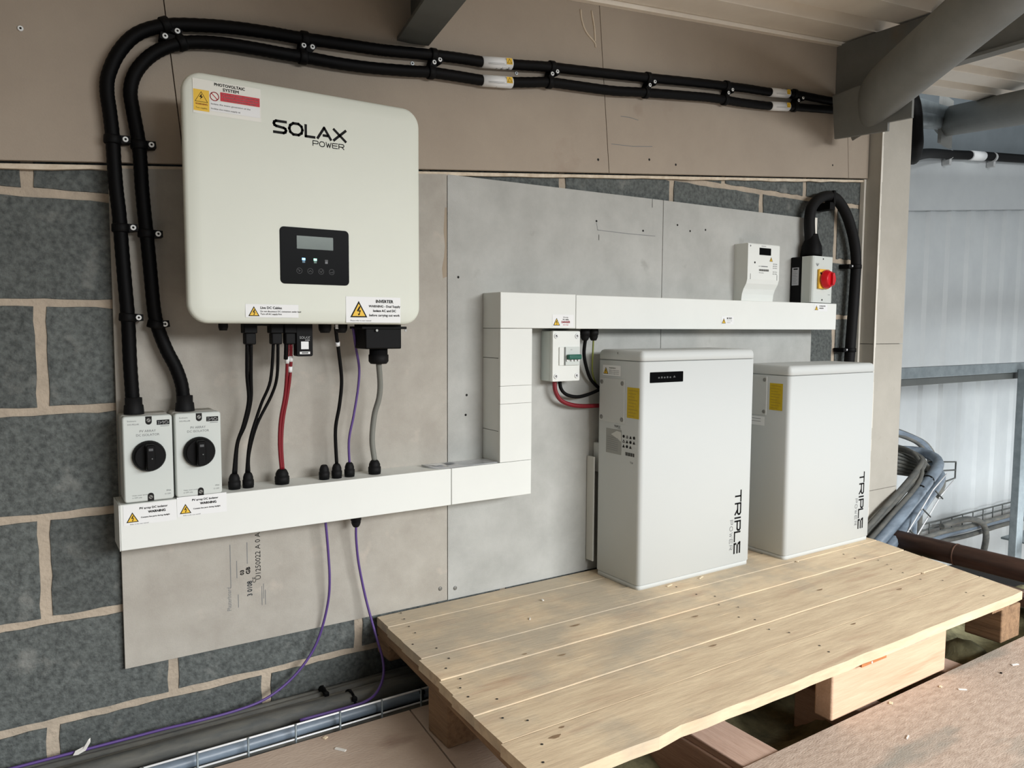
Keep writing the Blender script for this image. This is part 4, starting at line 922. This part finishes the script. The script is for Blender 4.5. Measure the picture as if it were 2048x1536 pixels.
b.stroke(f, [(2.480,1.010),(2.492,1.010)], .0015, M['greyink']); b.build('printed_text', t, fix=False)
f = Fr((2.3874,0,0), (0,-1,0), (0,0,1)); b = MB(); b.rect(f, .008, 1.044, .037, 1.108, mat('grey_label', (176,178,184), .5)); b.rect(f, .014, 1.100, .032, 1.105, M['ink'], .0002)
for k in range(8): b.stroke(f, [(.011,1.093-.006*k),(.030 if k % 2 else .026,1.093-.006*k)], .0012, M['greyink'], .0002)
b.build('rating_label', t, fix=False)
b = MB(); b.circ(Fr((0,-.1046,0)), 2.4205, 1.085, .0045, M['hole']); b.build('lock_hole', yk, fix=False)
t = thing('arched_conduit', 'black cable arching from the red-knob isolator down behind the right battery', 'conduit', (2.75,-.03,.9))
P = [(2.452,-.034,1.20),(2.448,-.032,1.245),(2.448,-.030,1.290),(2.462,-.028,1.330),(2.500,-.026,1.362),(2.555,-.026,1.380),(2.610,-.026,1.374),(2.665,-.026,1.335),(2.705,-.026,1.282),(2.735,-.026,1.220),(2.752,-.026,1.150),(2.750,-.026,1.060),(2.744,-.026,.95),(2.736,-.026,.82),(2.730,-.026,.70),(2.728,-.026,.5),(2.728,-.026,.16)]
b = MB(); b.tube(P, .0195, M['rubber'], 14, 6); b.build('hose', t)
b = MB(); b.lathe((2.458,-.036,1.1475), (0,0,1), [(0,.036),(.012,.037),(.04,.035),(.062,.026),(.078,.022),(.084,.0205)], M['hose'], 20); b.build('gland_shroud', t)
for (x, z, dx) in ((2.750,1.128,-.048),(2.735,.805,-.048)):
    b = MB(); b.lathe((x,-.026,z-.008), (0,0,1), [(0,.0215),(.002,.0225),(.014,.0225),(.016,.0215)], M['black'], 18); b.box((x+dx,-.030,z-.008),(x-.012,.014,z+.008), M['black'], .002); o = b.build('saddle_clip', t)
    b = MB(); b.lathe((x+dx+.020,-.030,z+.001), (0,-1,0), [(0,.0038),(.002,.0035)], M['screw'], 10); b.build('screw', o)
b = MB(); b.box((2.548,-.044,1.328),(2.580,.014,1.356), M['black'], .002); b.box((2.568,-.046,1.350),(2.580,-.006,1.400), M['black'], .002); b.build('saddle_clip', t)

# ------------------------------------------------------------------ breaker box
t = thing('breaker_enclosure', 'small white breaker box with a green toggle hanging under the upper trunking', 'breaker box', (1.32,-.03,.735))
b = MB(); b.rloft(Fr((1.3205,0,.806)), .097, .143, .004, [(0,.0008),(0,.043),(.001,.045)], M['box'], 4); b.build('housing', t)
b = MB(); b.rloft(Fr((1.3205,0,.806)), .098, .144, .004, [(.001,.0452),(0,.047),(0,.056),(.001,.0585)], M['white'], 4); b.build('lid', t)
for dx in (-.037,.037):
    for dz in (-.057,.057):
        b = MB(); b.lathe((1.3205+dx,-.0585,.806+dz), (0,-1,0), [(0,.0075),(.0025,.0072),(.0028,.004),(.001,.0036)], M['sticker'], 14); b.circ(Fr((1.3205+dx,-.0600,.806+dz)), 0, 0, .0035, M['ink'], 0, 10); b.stroke(Fr((1.3205+dx,-.0615,.806+dz)), [(-.003,-.002),(.003,.002)], .0012, M['sticker']); b.build('lid_screw', t, fix=False)
b = MB(); b.box((1.293,-.062,.780),(1.3095,-.0585,.832), M['white'], .001); b.build('blank_module', t)
b = MB(); b.box((1.3105,-.064,.780),(1.364,-.0585,.832), M['box'], .001); br = b.build('breaker', t)
b = MB(); b.rect(Fr((0,-.0643,0)), 1.3105, .780, 1.3135, .832, M['greyink']); b.text(Fr((0,-.0643,0)), 'C63', 1.330, .823, .004, M['greyink']); b.build('printed_text', br, fix=False)
b = MB(); b.box((1.316,-.078,.797),(1.362,-.0645,.811), M['green'], .003); b.build('green_toggle', br)
b = MB()
for x in (1.318,1.334,1.346,1.358): b.lathe((x,-.0645,.794), (0,-1,0), [(0,.0032),(.004,.003)], M['sticker'], 10)
b.build('terminal_caps', br)['kind'] = 'stuff'
cab([(1.300,-.030,.736),(1.303,-.030,.706),(1.322,-.030,.678),(1.360,-.030,.662),(1.41,-.028,.655),(1.50,-.020,.652)], .0064, 'red', 'thick red cable from the breaker box to the taller battery')
cab([(1.318,-.030,.736),(1.324,-.030,.710),(1.345,-.030,.692),(1.385,-.030,.684),(1.43,-.028,.690),(1.50,-.020,.708)], .0052, 'black', 'black cable from the breaker box curving under to the battery')
cab([(1.400,-.045,.856),(1.403,-.035,.810),(1.420,-.028,.765),(1.445,-.022,.728),(1.50,-.016,.690)], .0052, 'black', 'black cable dropping from the upper trunking behind the taller battery')
cab([(1.430,-.045,.856),(1.436,-.035,.810),(1.448,-.020,.755),(1.47,-.014,.715),(1.50,-.012,.69)], .0026, 'greenyel', 'thin green and yellow earth cable beside the battery')
b = MB(); b.box((1.446,-.034,.18),(1.4515,-.002,.50), M['boxside'], .001); b.build('side_bracket', b1)

# ------------------------------------------------------------------ debris
def chipm(name, x, y, z, l, w_, a, m, lb, cat, grp=None):
    b = MB(); b.rloft(Fr((0,0,0), (1,0,0), (0,1,0)), l, w_, .0008, [(0,0),(0,.0016),(.0004,.002)], M[m], 2, False)
    o = b.build(name); o.location = (x,y,z); o.rotation_euler = (0,0,a); return tag(o, lb, cat, grp)
for (x, y, l, w_, a, m, lb) in ((.533,-.198-.05,.010,.008,.5,'chips','small pale chip by the edge of the brown board near the tray'),(.544,-.310,.026,.007,2.2,'paperw','pale rectangular scrap on the brown board in the lower left'),
    (2.195,-.886,.022,.006,-.3,'paperw','white scrap farthest right on the chipboard deck'),(1.931,-.882,.020,.005,-.7,'paperw','pale sliver in the middle of the chipboard deck'),(1.90,-.845,.010,.006,.3,'chips','small pale chip on the deck left of the timber offcut end'),
    (1.60,-.93,.018,.003,.3,'paperw','thin white curl on the deck in front of the timber offcut'),(1.715,-.825,.012,.008,.4,'chips','pale chip at the foot of the timber offcut'),(2.11,-.89,.006,.005,.2,'rubber','small black crumb on the deck beside the white scrap')):
    chipm('wood_chip', x, y, .0005, l, w_, a, m, lb, 'wood chip')
for (x, y, l, w_, a, m, lb) in ((1.183,-.144,.010,.005,1.3,'paperw','small white plastic bit on the pallet left of the batteries'),(1.077,-.236,.012,.003,.9,'paperw','thin white sliver on the weathered pallet planks'),
    (1.56,-.245,.024,.005,.2,'chips','pale splinter at the foot of the taller battery, left'),(1.69,-.245,.026,.005,.35,'chips','pale splinter at the foot of the taller battery, right'),(2.07,-.30,.008,.007,.3,'chips','pale crumb in front of the plain battery'),
    (2.30,-.58,.008,.005,.3,'chips','pale crumb near the right end of the pallet')):
    chipm('wood_chip', x, y, .1452, l, w_, a, m, lb, 'wood chip')
b = MB(); b.rings([[V((.072,-.030,-.001)),V((.077,-.026,.006)),V((.081,-.034,.000))],[V((.090,-.032,.008)),V((.093,-.028,.012)),V((.095,-.036,.006))],[V((.101,-.030,.025)),V((.105,-.026,.026)),V((.104,-.034,.020))]], M['paperw'], smooth=False)
tag(b.build('paper_scrap'), 'crumpled white scrap on the tray cables at the lower left', 'scrap')
